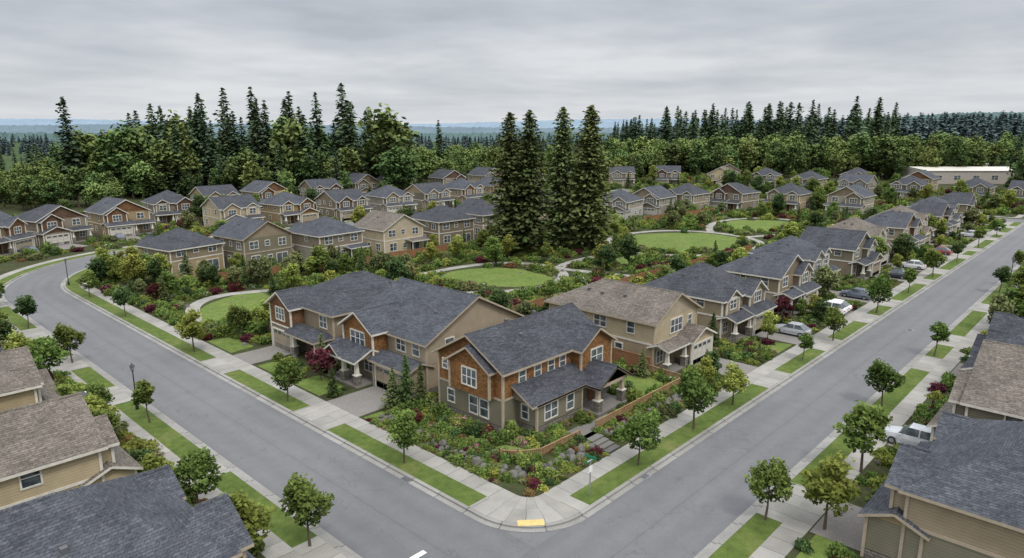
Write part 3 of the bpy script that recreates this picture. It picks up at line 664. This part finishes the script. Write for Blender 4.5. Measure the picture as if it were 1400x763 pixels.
def shrub(name,seed,leafm,n=420,ls=.13,flat=.75,flowers=None,fl=.12):
    rs=np.random.RandomState(seed); V=[];F=[]
    nu,nv=9,5; lob=rs.normal(size=(6,3)); lob[:,2]=np.abs(lob[:,2]); lob/=np.linalg.norm(lob,axis=1)[:,None]
    def rad_(d): return .58+.42*max(0,max(float(np.dot(d,l)) for l in lob))**4
    for j in range(nv+1):
        for i in range(nu):
            th=2*math.pi*i/nu; ph=math.pi/2*j/nv; d=np.array([math.cos(th)*math.cos(ph),math.sin(th)*math.cos(ph),math.sin(ph)])
            rr=rad_(d)*.78; V.append((d[0]*rr,d[1]*rr,d[2]*rr*flat))
    for j in range(nv):
        for i in range(nu): F.append((j*nu+i,j*nu+(i+1)%nu,(j+1)*nu+(i+1)%nu,(j+1)*nu+i))
    k=len(V); nf=len(F)
    d=rs.normal(size=(n,3)); d[:,2]=np.abs(d[:,2]); d/=np.linalg.norm(d,axis=1)[:,None]
    r=np.array([rad_(x) for x in d]); P=d*(r*rs.uniform(.78,1.18,n))[:,None]*np.array([1,1,flat])
    LV=leaf_quads(P,ls,rs,up=.3); cl=np.array([noise.noise(Vector(p)*2.2+Vector((seed,0,0))) for p in P])
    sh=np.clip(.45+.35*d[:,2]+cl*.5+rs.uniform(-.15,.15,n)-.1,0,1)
    nfl=int(n*fl) if flowers else 0
    mi=[0]*nf+[0]*n
    if nfl:
        for q in rs.choice(n,nfl,replace=False): mi[nf+q]=1
    allV=V+[tuple(v) for v in LV]; allF=F+[(k+4*i,k+4*i+1,k+4*i+2,k+4*i+3) for i in range(n)]
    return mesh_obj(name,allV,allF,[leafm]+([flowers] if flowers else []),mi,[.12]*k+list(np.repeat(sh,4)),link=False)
FO=m_foliage
G_mid=FO('leaf_green',(.046,.080,.018),(.195,.265,.062)); G_yel=FO('leaf_yellowgreen',(.10,.13,.022),(.33,.36,.08)); G_dk=FO('leaf_dark',(.024,.050,.018),(.105,.155,.052))
G_red=FO('leaf_burgundy',(.035,.012,.014),(.15,.04,.05)); G_olv=FO('leaf_olive',(.066,.078,.03),(.22,.245,.10)); G_org=FO('leaf_russet',(.09,.05,.02),(.28,.17,.07))
G_con=FO('needle_fir',(.022,.040,.018),(.10,.142,.056),.015,.1); G_con2=FO('needle_cedar',(.036,.056,.018),(.15,.18,.065),.015,.1); G_conf=FO('needle_far',(.032,.055,.034),(.105,.15,.082),.015,0); G_cong=FO('needle_far2',(.030,.052,.028),(.10,.145,.068),.015,0)  # far needles: slight bluish haze mixed into their greens
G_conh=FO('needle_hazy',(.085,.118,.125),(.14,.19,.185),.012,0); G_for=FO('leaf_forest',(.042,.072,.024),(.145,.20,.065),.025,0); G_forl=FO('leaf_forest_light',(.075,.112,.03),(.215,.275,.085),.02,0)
F_pink=FO('petal_pink',(.35,.10,.18),(.55,.2,.32)); F_wht=FO('petal_white',(.5,.5,.45),(.7,.7,.66)); F_yel=FO('petal_yellow',(.45,.33,.05),(.6,.45,.08)); F_pur=FO('petal_purple',(.16,.08,.28),(.28,.15,.42))
def rock(name,seed):
    import bmesh
    bm=bmesh.new(); bmesh.ops.create_icosphere(bm,subdivisions=3,radius=1)
    for v in bm.verts:
        k=1+.35*noise.noise(v.co*1.1+Vector((seed*5,0,0)))+.12*noise.noise(v.co*3+Vector((0,seed,0))); v.co*=k
        v.co.z*=.72
        for ax in (Vector((.7,.5,.4)),Vector((-.6,.7,.3)),Vector((.1,-.8,.6)),Vector((-.8,-.4,.4))):
            a=ax.normalized(); dd=v.co.dot(a)-.68
            if dd>0: v.co-=a*dd*.85
    me=bpy.data.meshes.new(name); bm.to_mesh(me); bm.free(); me.materials.append(ROCK); return bpy.data.objects.new(name,me)
# ------------------------------------------------------------------ GN instancer
def instancer(name,protos,pts):
    c=bpy.data.collections.new(name+'_plants')
    for i,o in enumerate(protos):
        oo=bpy.data.objects.new('%02d_%s'%(i,o.name.split('.')[0]),o.data); c.objects.link(oo)
    me=bpy.data.meshes.new(name); me.from_pydata([p[:3] for p in pts],[],[])
    a=me.attributes.new('rot','FLOAT_VECTOR','POINT'); a.data.foreach_set('vector',np.array([(0,0,p[3]) for p in pts],dtype=np.float32).ravel())
    a=me.attributes.new('scl','FLOAT_VECTOR','POINT'); a.data.foreach_set('vector',np.array([(p[4],p[4],p[5]) for p in pts],dtype=np.float32).ravel())
    a=me.attributes.new('pidx','INT','POINT'); a.data.foreach_set('value',np.array([p[6] for p in pts],dtype=np.int32))
    o=bpy.data.objects.new(name,me); COL.objects.link(o)
    ng=bpy.data.node_groups.new(name+'_gn','GeometryNodeTree')
    ng.interface.new_socket('Geometry',in_out='INPUT',socket_type='NodeSocketGeometry'); ng.interface.new_socket('Geometry',in_out='OUTPUT',socket_type='NodeSocketGeometry')
    N=ng.nodes; L=ng.links; gi=N.new('NodeGroupInput'); go=N.new('NodeGroupOutput'); ip=N.new('GeometryNodeInstanceOnPoints'); ci=N.new('GeometryNodeCollectionInfo')
    ci.inputs['Collection'].default_value=c; ci.inputs['Separate Children'].default_value=True; ci.inputs['Reset Children'].default_value=True
    def na(nn,t):
        x=N.new('GeometryNodeInputNamedAttribute'); x.data_type=t; x.inputs['Name'].default_value=nn; return x.outputs['Attribute']
    e=N.new('FunctionNodeEulerToRotation'); L.new(na('rot','FLOAT_VECTOR'),e.inputs[0])
    L.new(gi.outputs[0],ip.inputs['Points']); L.new(ci.outputs[0],ip.inputs['Instance']); ip.inputs['Pick Instance'].default_value=True
    L.new(na('pidx','INT'),ip.inputs['Instance Index']); L.new(e.outputs[0],ip.inputs['Rotation']); L.new(na('scl','FLOAT_VECTOR'),ip.inputs['Scale']); L.new(ip.outputs[0],go.inputs[0])
    md=o.modifiers.new('instances','NODES'); md.node_group=ng; return o
# rocks
rocks=[rock('boulder_a',1),rock('boulder_b',2),rock('boulder_c',3)]
pts=[]
def rockline(p,rows):
    for (off,z,s) in rows:
        q=offs(p,off); L=cum(q)[-1]; t=0
        while t<L:
            k=s*R.uniform(.55,1.5); x,y=sub(q,max(0,t-.01),t+.001)[0]
            if R.random()<.8: pts.append((x+R.uniform(-.2,.2),y+R.uniform(-.2,.2),z+R.uniform(-.08,.08),R.uniform(0,6.28),k,k*R.uniform(.8,1.15),R.randrange(3)))
            t+=k*1.6
rl1=[(42.0,30.9),(37.0,30.9),(34.9,32.2),(33.9,34.4),(33.9,47.6)]
rockline(rl1,[(.05,.58,.28),(-.2,.28,.38)]); rockline([(60,30.9),(44.4,30.9)],[(.05,.58,.27),(-.22,.25,.36)])
rockline([(34,48.2),(38,48.3)],[(0,.4,.36)])
for i in range(90):
    x=R.uniform(33,130); y=R.uniform(62,112); k=R.uniform(.2,.5); pts.append((x,y,.15,R.uniform(0,6),k,k,R.randrange(3)))
instancer('rock_retaining_wall',rocks,pts)
# shrubs
SH=[shrub('shrub_green',1,G_mid),shrub('shrub_green2',2,G_mid,360,.16,.95),shrub('shrub_golden',3,G_yel,380,.13,.7),shrub('shrub_dark',4,G_dk,400,.12,.85),
    shrub('shrub_burgundy',5,G_red,360,.13,.8),shrub('shrub_olive',6,G_olv,360,.14,.75),shrub('shrub_russet',7,G_org,340,.13,.7),
    shrub('shrub_pink',8,G_mid,400,.12,.7,F_pink,.24),shrub('shrub_white',9,G_mid,400,.12,.7,F_wht,.14),shrub('shrub_yellow',10,G_yel,300,.12,.55,F_yel,.2),shrub('shrub_purple',11,G_olv,340,.12,.6,F_pur,.14)]
WT=[25,20,17,11,5,11,5,4,2,3,1.5]
pathpts=[np.array(p) for p in PATHS]
def free(x,y,m=.4):
    for a,bq,c,d in EXCL:
        if a-m*.5<x<bq+m*.5 and c-m*.5<y<d+m*.5: return False
    for P in LAWNP:
        if inpoly(x,y,P): return False
    if 32<x<200 and 60<y<110:
        for p in pathpts:
            if np.min(np.hypot(p[:,0]-x,p[:,1]-y))<1.35+m*.4: return False
    return True
pts=[]
def scatter(x0,x1,y0,y1,cell,smin,smax,test,prob=.85,zz=None):
    x=x0
    while x<x1:
        y=y0
        while y<y1:
            px,py=x+R.uniform(0,cell),y+R.uniform(0,cell)
            dens=.8+.4*noise.noise(Vector((px*.12,py*.12,0)))
            if R.random()<prob*dens*1.15 and test(px,py):
                s=R.uniform(smin,smax)*(1+.35*noise.noise(Vector((px*.2,py*.2,5))))
                if R.random()<.12: s*=1.5
                if free(px,py,s): 
                    w=list(WT)
                    if s>smax*.9: w[6:]=[1]*5
                    i=R.choices(range(11),w)[0]
                    pts.append((px,py,(zt(px,py) if zz is None else zz)-.03,R.uniform(0,6.28),s,s*R.uniform(.8,1.25),i))
            y+=cell
        x+=cell
def in_main(x,y):
    if x<57 and y>124: return math.hypot(x-57,y-124)<24
    return x>33.1 and y>29.5 and y<148 and not (y<31.2 and 42<x<44.5)
def on_terr(x,y): return inpoly(x,y,T0)
scatter(34.6,60,31.6,47.5,.72,.38,.8,on_terr,1)
scatter(36.6,38.1,35.5,46,.95,.8,1.2,lambda x,y:True,1); scatter(38,46.4,33.4,34.7,.95,.7,1.05,lambda x,y:True,1); scatter(51.4,53.5,33,40,.95,.7,1.1,lambda x,y:True,1)
scatter(33,62,29.5,62,.85,.38,.8,lambda x,y:in_main(x,y) and not inpoly(x,y,T1),1)
scatter(59.8,232,29.5,36,1.0,.45,.9,in_main,1)
scatter(33,62,62,112,1.2,.5,1.1,in_main,1)
scatter(62,130,47,112,1.45,.6,1.4,in_main,.95)
scatter(130,232,47,112,2.1,.8,1.9,in_main,.9)
scatter(29,232,112,150,2.2,.8,1.7,in_main,.85)
scatter(11.5,16.8,27,124,.95,.4,.95,lambda x,y:True,1)
scatter(34,120,7,13,1.0,.4,1.0,lambda x,y:True,1)
scatter(120,300,0,13,2.2,.6,1.3,lambda x,y:True,.9)
scatter(-30,16,110,165,2.5,.8,1.6,lambda x,y:True,.6)
scatter(20,110,160,235,2.4,.8,1.7,lambda x,y:not inpoly(x,y,[(0,150),(20.5,124),(30,155),(57,164.3),(110,164.3),(110,150)]),.8)
scatter(110,330,164,235,3.0,.9,2.2,lambda x,y:True,.7)
scatter(244,330,29,164,3.0,.9,2.2,lambda x,y:True,.8)
for i in range(560):
    t=R.random()
    if t<.5: x,y=R.uniform(32.85,33.6),R.uniform(32.5,49)
    elif t<.62: a=R.uniform(180,275); rr=R.uniform(1.8,2.8); x,y=36.4+rr*math.cos(rad(a)),33.0+rr*math.sin(rad(a))
    else: x,y=R.uniform(35.3,58),R.uniform(29.2,30.4)
    if free(x,y,0) and x>32.8 and y>29.1: s=R.uniform(.18,.42); pts.append((x,y,.12,R.uniform(0,6),s,s*.75,R.choices(range(11),[16,8,18,5,3,6,4,4,3,4,1])[0]))
for i in range(480):
    k=R.random()
    if k<.55: x,y=R.uniform(33.6,35.0),R.uniform(33.4,47)
    else: x,y=R.uniform(35.5,58),R.uniform(30.7,31.9)
    if free(x,y,0): s=R.uniform(.22,.55); dd=min(1,max(0,(x-33.6)/.8 if k<.55 else (y-30.6)/.8)); pts.append((x,y,.2+.45*dd,R.uniform(0,6),s,s*.85,R.choices(range(11),WT)[0]))
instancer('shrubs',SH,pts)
nsh=len(pts)
# individual trees -------------------------------------------------
ST=[decid('tree_a',4.8,3.1,1.3,26,2300,.155,1,G_mid),decid('tree_b',4.8,2.8,1.35,22,2100,.155,2,G_mid),decid('tree_c',4.8,3.4,1.2,28,2400,.16,3,G_yel),decid('tree_d',4.6,3.0,1.2,22,2200,.155,4,G_dk)]
JM=decid('maple',3.2,3.2,.7,20,2000,.135,5,G_red)
GT=[decid('gtree_a',7,5,1.0,30,2400,.23,11,G_mid),decid('gtree_b',7,4.4,1.0,28,2300,.23,12,G_yel),decid('gtree_c',7,4.6,.9,28,2300,.23,13,G_dk),decid('gtree_d',6,4.8,.9,26,2200,.23,14,G_olv)]
SC=[conifer('sconifer_a',5,1.3,.15,28,9,6,21,G_dk,.26,pw=.8,droop=.15),conifer('sconifer_b',5,.8,.1,26,9,5,22,G_con2,.22,pw=.55,droop=-.2,ragged=.1),conifer('sconifer_c',5,1.5,.15,26,9,6,23,G_con2,.28,pw=.9,droop=.2)]
BIG=[conifer('bigfir_a',30,5.4,2.6,52,11,12,31,G_con2,.8,True,.28,.52,.45),conifer('bigfir_b',32,5.9,3.2,54,11,12,32,G_con2,.82,True,.3,.5,.48),conifer('bigfir_c',28,5.0,2.6,48,11,12,33,G_con,.8,True,.28,.55,.45)]
def put(name,proto,x,y,s=1,sz=None,z=None):
    o=bpy.data.objects.new(name,proto.data); COL.objects.link(o); o.location=(x,y,zt(x,y) if z is None else z); o.rotation_euler=(0,0,R.uniform(0,6.28)); o.scale=(s,s,sz or s*R.uniform(.92,1.1)); return o
for x,y,s,k in [(30.2,40,.98,0),(30.2,58,1.0,0),(30.2,79.5,1.15,2),(30.1,102,.95,3),(30.1,118,.9,0),(42.5,26.4,1.0,0),(51.3,26.4,1.15,0),(58.8,26.4,.95,2),(86,26.4,1.0,0),(103.5,26.4,1.05,0),
    (120,26.4,.85,1),(136,26.4,1.1,0),(155,26.4,.9,3),(176,26.4,1.1,1),(198,26.4,1.0,0),
    (19.3,35.6,1.0,0),(19.3,62.5,.85,1),(19.3,85.6,1.0,0),(19.3,105,1.0,3),(19.4,122,.9,0),(41.8,15.9,.92,0),(68,15.9,1.0,0),(88,15.9,.95,1),(130,15.9,1.0,3),(152,15.9,.9,0),(76,26.4,.75,1),
    (36.5,80.5,1.0,0),(39.5,79.5,1.05,2),(16.0,44.5,1.05,0),(15.2,36.6,1.05,2),(14.8,47.8,.8,2),(53.2,13.3,1.25,0),(43.4,12.6,1.15,2),(15.2,79,1.25,0),(14.4,83,1.15,2),(15,61,1.0,2),(60.6,30.4,.7,2),(14.5,58.5,.9,0)]:
    put('street_tree',ST[k],x,y,s)
for x,y,s in [(35.4,60.4,1.05),(88.9,34.0,1.1),(36,107,.9),(34.6,43.6,.35)]: put('japanese_maple_tree',JM,x,y,s)
for x,y,s,k in [(36.7,47.9,1.0,0),(37.2,46.4,.85,1),(36.0,49.0,.8,2),(55.6,39.4,1.05,0),(57.2,44,1,2),(33.9,55.9,.6,0),(37.0,62.8,.9,1),(73.2,36,.9,0),(58,36,.6,2)]: put('conifer_tree',SC[k],x,y,s)
for x,y,s,k in [(102.5,91.5,.97,0),(105.5,95.5,.85,2),(114.5,85.5,1.0,1),(111,90,.95,0),(118,88.5,.93,2),(100.5,95,.9,1)]: put('douglas_fir_tree',BIG[k],x,y,s*.99)
def open_view(x,y):   # keep the planting low on the camera-side edge of the park lawns
    d=.729*x+.685*y; l=.685*x-.729*y
    return not ((88<d<124 and -15<l<12) or (70<d<97 and -46<l<-27) or (122<d<165 and 24<l<56) or (160<d<182 and 55<l<80))
def trees(n,x0,x1,y0,y1,smin,smax,con=.3,test=None):
    c=0;t=0
    while c<n and t<n*20:
        t+=1; x,y=R.uniform(x0,x1),R.uniform(y0,y1)
        if (test and not test(x,y)) or not free(x,y,1.2): continue
        k=1
        if not open_view(x,y) and 33<x<200 and 48<y<112:
            if R.random()<.7: continue
            k=.5
        c+=1
        if R.random()<con: put('conifer_tree',R.choice(SC),x,y,R.uniform(smin,smax)*1.1*k)
        else: put('garden_tree',R.choice(GT+([ST[2]] if R.random()<.3 else [])),x,y,R.uniform(smin,smax)*k)
trees(44,54,72,50,112,.45,.9,.4,in_main)
trees(66,62,130,50,112,.5,1.0,.35,in_main)
trees(60,130,228,48,110,.6,1.1,.25,in_main)
trees(24,34,54,78,120,.45,.9,.25,lambda x,y:in_main(x,y) and not(38<x<50 and 84<y<106))
trees(16,31,50,118,140,.7,1.0,.2,in_main)
trees(34,60,230,128,148,.6,1.1,.2)
trees(26,60,230,29.7,33.5,.3,.6,.3)
trees(56,73,228,34,50,.5,1.0,.4)
trees(16,12.5,16.5,52,122,.4,.8,.25)
trees(24,58,150,6.5,12.8,.45,.9,.3)
trees(30,-30,14,125,175,.8,1.3,.2)
trees(75,40,330,163,230,.7,1.2,.25)
trees(60,245,335,28,165,.8,1.3,.25)
trees(60,120,330,-25,12,.8,1.3,.3)
# ------------------------------------------------------------------ forests (site frame: d forward along block diagonal, l lateral)
def W(d,l): return (d*.729+l*.685,d*.685-l*.729)
FC=[conifer('fcon_a',36,6.2,1,30,7,5,41,G_cong,1.7,False,.3,.72),conifer('fcon_b',36,5.2,1,30,7,5,42,G_cong,1.6,False,.3,.66,.4),conifer('fcon_c',36,7.4,1,28,7,5,43,G_conf,1.8,False,.3,.82),conifer('fcon_d',36,4.6,8,24,7,5,44,G_conf,1.5,False,.2,.55,.5),
    decid('fdec_a',20,13,2,40,1500,.66,45,G_for,1,.1),decid('fdec_b',20,11,2,36,1400,.62,46,G_for,1,.1),decid('fdec_c',20,12,1.5,38,1500,.66,47,G_forl,1,.1),decid('fdec_d',22,9,2,30,1200,.62,48,G_forl,1,.1)]
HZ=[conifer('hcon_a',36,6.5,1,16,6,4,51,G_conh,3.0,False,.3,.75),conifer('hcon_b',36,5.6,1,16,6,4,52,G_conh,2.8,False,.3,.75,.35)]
pts=[]
def band(n,d0,d1,p0,p1,h0,h1,kinds,base=36.,z=0):
    for i in range(n):
        d=R.uniform(d0,d1); p=R.uniform(p0,p1); l=(p-700)/935*d; x,y=W(d,l)
        hh=h0+(h1-h0)*R.random(); k=R.choice(kinds); bh=36. if k<4 else 20.
        s=hh/bh; pts.append((x,y,z-.2,R.uniform(0,6.28),s*R.uniform(.85,1.3),s,k))
band(115,212,270,-120,160,8.5,15.5,[4,5,6,7,5,6]); band(34,270,330,-120,190,13,20,[0,1,2,4])
band(64,262,345,180,540,20,37,[0,1,2,0,3,4]); band(46,248,268,150,560,9,20,[4,5,6,6,7,0]); band(14,258,285,120,275,20,29,[7,4,7,6])
for p,hh,d in [(105,37,265),(190,31,275),(285,39,280),(318,41,285),(355,42,290),(405,40,285),(440,40,300),(475,44,300),(372,36,270),(510,34,290),(548,28,300),(602,29,330),(250,30,260)]:
    x,y=W(d,(p-700)/935*d); s=hh/36; pts.append((x,y,-.2,R.uniform(0,6),s,s,R.choice([0,1,3])))
band(130,300,400,510,720,11,17,[6,7,6,7,4]); band(45,400,480,520,840,13,18,[4,6,2])
band(110,350,430,820,1010,14,22,[6,4,7,5]); band(60,330,360,700,900,12,17,[6,4,7])
band(100,390,520,905,1215,24,43,[0,1,2,0,3]); band(105,350,400,960,1290,13,24,[4,5,6,7]); band(34,430,560,830,960,22,33,[0,1,2])
band(60,330,420,1170,1330,13,24,[4,5,6,5]); band(70,400,560,1200,1560,15,24,[4,5,0,2,6])
band(40,250,330,1390,1600,12,20,[4,5,6])
instancer('forest',FC,pts)
pts=[]
for i in range(1100):
    d=R.uniform(560,1150); p=R.uniform(-150,1600); x,y=W(d,(p-700)/935*d)
    hill=max(0,min(1,(p-900)/350))*14*min(1,max(0,(d-560)/300)); hh=R.uniform(17,26)+(6 if p>1000 else 0)-(9 if p<880 else 0)
    s=hh/36; pts.append((x,y,hill-.5,R.uniform(0,6),s*1.7,s,R.randrange(2)))
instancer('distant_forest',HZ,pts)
# hills
def hill_mat(name,c):
    m,nt,N,L=nm(name); v=objc(nt); f=ntex(nt,v,.02,6,.7); g=ntex(nt,v,.004,3)
    col=ramp(nt,f,[(.3,sc(c,.8)),(.7,sc(c,1.2))]); col=mix(nt,.5,col,ramp(nt,g,[(.3,sc(c,.85)),(.7,sc(c,1.15))]))
    b=bsdf(nt,1,0); L.new(col,b.inputs['Base Color']); out(nt,b.outputs[0]); return m
def hills(dist,depth,zf,c,jag,n=700,seed=0):
    V=[];F=[]
    for i in range(n+1):
        p=-500+2400*i/n; 
        z=zf(p)+jag*(noise.noise(Vector((p*.9+seed,0,0)))+.6*noise.noise(Vector((p*.31,seed,3))))
        for dd,zz in ((dist,-1),(dist+depth*.35,max(1,z*.75)),(dist+depth,max(2,z))):
            x,y=W(dd,(p-700)/935*dd); V.append((x,y,zz))
    for i in range(n):
        for j in range(2): F.append((i*3+j,(i+1)*3+j,(i+1)*3+j+1,i*3+j+1))
    mesh_obj('hills',V,F,[hill_mat('hazy_hill_cover',c)],smooth=False)  # distance haze is painted into the bluish hill colours
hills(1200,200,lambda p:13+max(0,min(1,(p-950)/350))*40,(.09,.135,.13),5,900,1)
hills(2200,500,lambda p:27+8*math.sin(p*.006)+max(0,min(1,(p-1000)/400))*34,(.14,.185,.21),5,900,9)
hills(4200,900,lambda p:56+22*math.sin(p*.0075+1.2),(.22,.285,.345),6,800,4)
for x,y,dg,L_,w in ((395,62,-47,70,30),(440,95,-47,50,24)):
    b=Bld('warehouse',x,y,dg,0)
    b.walls(-L_/2,L_/2,-w/2,w/2,0,[(6,m_plain('warehouse_wall',(.38,.34,.30)),0)])
    b.roof(-L_/2,L_/2,-w/2,w/2,6,'x',False,False,.06,.4,TRIM,TRIM,gm=TRIM)
    for i in range(8): b.win('-y',-w/2,-L_/2+5+i*(L_-10)/7,2,3,2,1)
    b.finish()
# ------------------------------------------------------------------ cars, lamps, sign
def car(x,y,deg,c,z=.17,suv=False):
    pm=m_plain('car_paint',c,.25,.6); b=Bld('parked_car',x,y,deg,z)
    H=.12 if suv else 0
    st=[(-2.25,.78,.45,.72),(-2.15,.86,.28,.88+H),(-1.6,.9,.25,.98+H),(-.2,.91,.24,.97+H),(1.0,.9,.25,.93+H),(1.7,.87,.26,.84+H),(2.15,.8,.3,.72+H),(2.28,.68,.42,.6)]
    rings=[[(q,-w,zb),(q,-w*1.0,(zb+ztp)/2+.05),(q,-w*.9,ztp),(q,w*.9,ztp),(q,w,(zb+ztp)/2+.05),(q,w,zb)] for q,w,zb,ztp in st]
    for r0,r1 in zip(rings,rings[1:]):
        for i in range(6): b.poly('body',pm,[r0[i],r0[(i+1)%6],r1[(i+1)%6],r1[i]])
    b.poly('body',pm,rings[0]); b.poly('body',pm,rings[-1])
    t=1.48+(.22 if suv else 0); z0=.95+H; bx=(-1.95,1.05) ; tx=(-1.55,.3) if suv else (-1.15,.25)
    lo=[(bx[0],-.8,z0),(bx[1],-.8,z0-.04),(bx[1],.8,z0-.04),(bx[0],.8,z0)]; hi=[(tx[0],-.62,t),(tx[1],-.62,t),(tx[1],.62,t),(tx[0],.62,t)]
    for i in range(4): b.poly('windows',GLASS,[lo[i],lo[(i+1)%4],hi[(i+1)%4],hi[i]])
    b.hexa('roof',pm,hi,[(p[0]*.96,p[1]*.92,t+.05) for p in hi])
    for sy in (-1,1):
        for xx in (-.5,): 
            b.hexa('pillars',pm,[(xx-.05,sy*.79,z0),(xx+.05,sy*.79,z0),(xx+.05,sy*.83,z0),(xx-.05,sy*.83,z0)],[(xx-.05,sy*.61,t),(xx+.05,sy*.61,t),(xx+.05,sy*.65,t),(xx-.05,sy*.65,t)])
        b.box('headlights',WHITE,2.12,2.27,sy*.62-.15,sy*.62+.15,.58,.7); b.box('taillights',m_plain('tail_red',(.4,.02,.02)),-2.27,-2.14,sy*.65-.14,sy*.65+.14,.68,.8)
        b.box('mirrors',pm,.75,.9,sy*.98-.09,sy*.98+.09,.98,1.1)
        for wx in (-1.4,1.4):
            c0=[(wx+.33*math.cos(a*math.pi/8),sy*.93,.33+.33*math.sin(a*math.pi/8)) for a in range(16)]; c1=[(p[0],sy*.7,p[2]) for p in c0]
            b.hexa('wheels',METALB,c0,c1); c2=[(wx+.2*math.cos(a*math.pi/8),sy*.94,.33+.2*math.sin(a*math.pi/8)) for a in range(16)]
            b.poly('hubcaps',GALV,c2)
    b.finish()
# the spec rows' driveways: mirror=-1 puts the garage on the +x side, mirror=1 on the -x side
car(99.0,31.3,90,(.7,.7,.7),suv=True); car(101.2,31.4,90,(.75,.75,.74)); car(131,31.2,90,(.03,.035,.045)); car(60.9,11.6,90,(.5,.51,.53),suv=True); car(85.2,31.2,90,(.35,.36,.38))
car(33.5,168.5,-50,(.03,.05,.07)); car(14.9,72.2,0,(.02,.02,.02)); car(162.2,31,90,(.20,.03,.03)); car(193,31,90,(.5,.5,.5)); car(52,174,90,(.1,.1,.12)); car(111,31.4,90,(.12,.14,.18)); car(142,31.2,90,(.6,.6,.6))
def lamp(x,y):
    b=Bld('street_lamp',x,y,0,.14)
    def fr(part,mat,r0,r1,z0,z1,n=10):
        b.hexa(part,mat,[(r0*math.cos(2*math.pi*i/n),r0*math.sin(2*math.pi*i/n),z0) for i in range(n)],[(r1*math.cos(2*math.pi*i/n),r1*math.sin(2*math.pi*i/n),z1) for i in range(n)])
    fr('base',METALB,.17,.14,0,.5); fr('base_ring',METALB,.16,.08,.5,.62); fr('pole',METALB,.07,.05,.62,3.7); fr('collar',METALB,.05,.14,3.7,3.85); fr('lantern',GALV,.13,.2,3.85,4.25); fr('cap',METALB,.26,.08,4.25,4.42); fr('finial',METALB,.05,.01,4.42,4.6)
    b.finish()
lamp(19.6,66.5); lamp(138,15.6); lamp(30.4,130)
b=Bld('street_sign',36.1,26.3,0,.14)
b.box('post',GALV,-.035,.035,-.035,.035,0,2.75); b.box('street_name_blade',GREENS,-.5,.5,-.012,.012,2.75,2.97); b.box('cross_blade',GREENS,-.012,.012,-.5,.5,2.985,3.2)
b.box('notice_plate',WHITE,-.2,.2,-.05,-.038,1.95,2.45); b.box('blade_text',WHITE,-.38,.38,-.015,-.0125,2.82,2.9)
b.finish()
# ------------------------------------------------------------------ world, sun, camera
w=bpy.data.worlds.new('World'); scene.world=w; w.use_nodes=True; nt=w.node_tree; nt.nodes.clear(); N=nt.nodes; L=nt.links
sky=N.new('ShaderNodeTexSky'); sky.sky_type='NISHITA'; sky.sun_disc=False; sky.sun_elevation=rad(55); sky.sun_rotation=rad(200)
bg1=N.new('ShaderNodeBackground'); L.new(sky.outputs[0],bg1.inputs[0]); bg1.inputs[1].default_value=.1
tc=N.new('ShaderNodeTexCoord'); sp=N.new('ShaderNodeSeparateXYZ'); L.new(tc.outputs['Generated'],sp.inputs[0])
zc=mth(nt,'ADD',mth(nt,'MAXIMUM',sp.outputs[2],0),.085)
cb=N.new('ShaderNodeCombineXYZ'); L.new(mth(nt,'DIVIDE',sp.outputs[0],zc),cb.inputs[0]); L.new(mth(nt,'DIVIDE',sp.outputs[1],zc),cb.inputs[1])
n1=ntex(nt,cb.outputs[0],.45,6,.47); n2=ntex(nt,cb.outputs[0],1.6,6,.5)
mx=mth(nt,'ADD',mth(nt,'MULTIPLY',n1,.78),mth(nt,'MULTIPLY',n2,.22))
cl_=ramp(nt,mx,[(.36,(.44,.47,.515)),(.48,(.56,.585,.625)),(.60,(.715,.73,.755))])
hz=mth(nt,'POWER',mth(nt,'SUBTRACT',1,mth(nt,'MINIMUM',mth(nt,'MULTIPLY',mth(nt,'MAXIMUM',sp.outputs[2],0),8),1)),2)
cl_=mix(nt,mth(nt,'MULTIPLY',hz,.8),cl_,(.70,.73,.765))
bg2=N.new('ShaderNodeBackground'); L.new(cl_,bg2.inputs[0])
za=mth(nt,'MAXIMUM',mth(nt,'SUBTRACT',sp.outputs[2],.15),0)
L.new(mth(nt,'MULTIPLY_ADD',za,3.3,1.04),bg2.inputs[1])
ms=N.new('ShaderNodeMixShader'); ms.inputs[0].default_value=.93; L.new(bg1.outputs[0],ms.inputs[1]); L.new(bg2.outputs[0],ms.inputs[2])
wo=N.new('ShaderNodeOutputWorld'); L.new(ms.outputs[0],wo.inputs[0])
sd=bpy.data.lights.new('sun','SUN'); sd.energy=1.5; sd.angle=rad(11); sd.color=(1,.96,.9); so=bpy.data.objects.new('sun',sd); COL.objects.link(so); so.rotation_euler=(rad(35),0,rad(-20))
cd=bpy.data.cameras.new('camera'); cd.sensor_width=36; cd.lens=935/1400*36; cd.clip_end=20000; cd.clip_start=.5
co=bpy.data.objects.new('camera',cd); COL.objects.link(co); co.location=(0,0,26); co.rotation_euler=(rad(90-12.6),0,rad(-46.8)); scene.camera=co
scene.view_settings.view_transform='Standard'; scene.view_settings.look='None'; scene.view_settings.exposure=0
print('SHRUBS',nsh,'OBJ',len(bpy.data.objects))
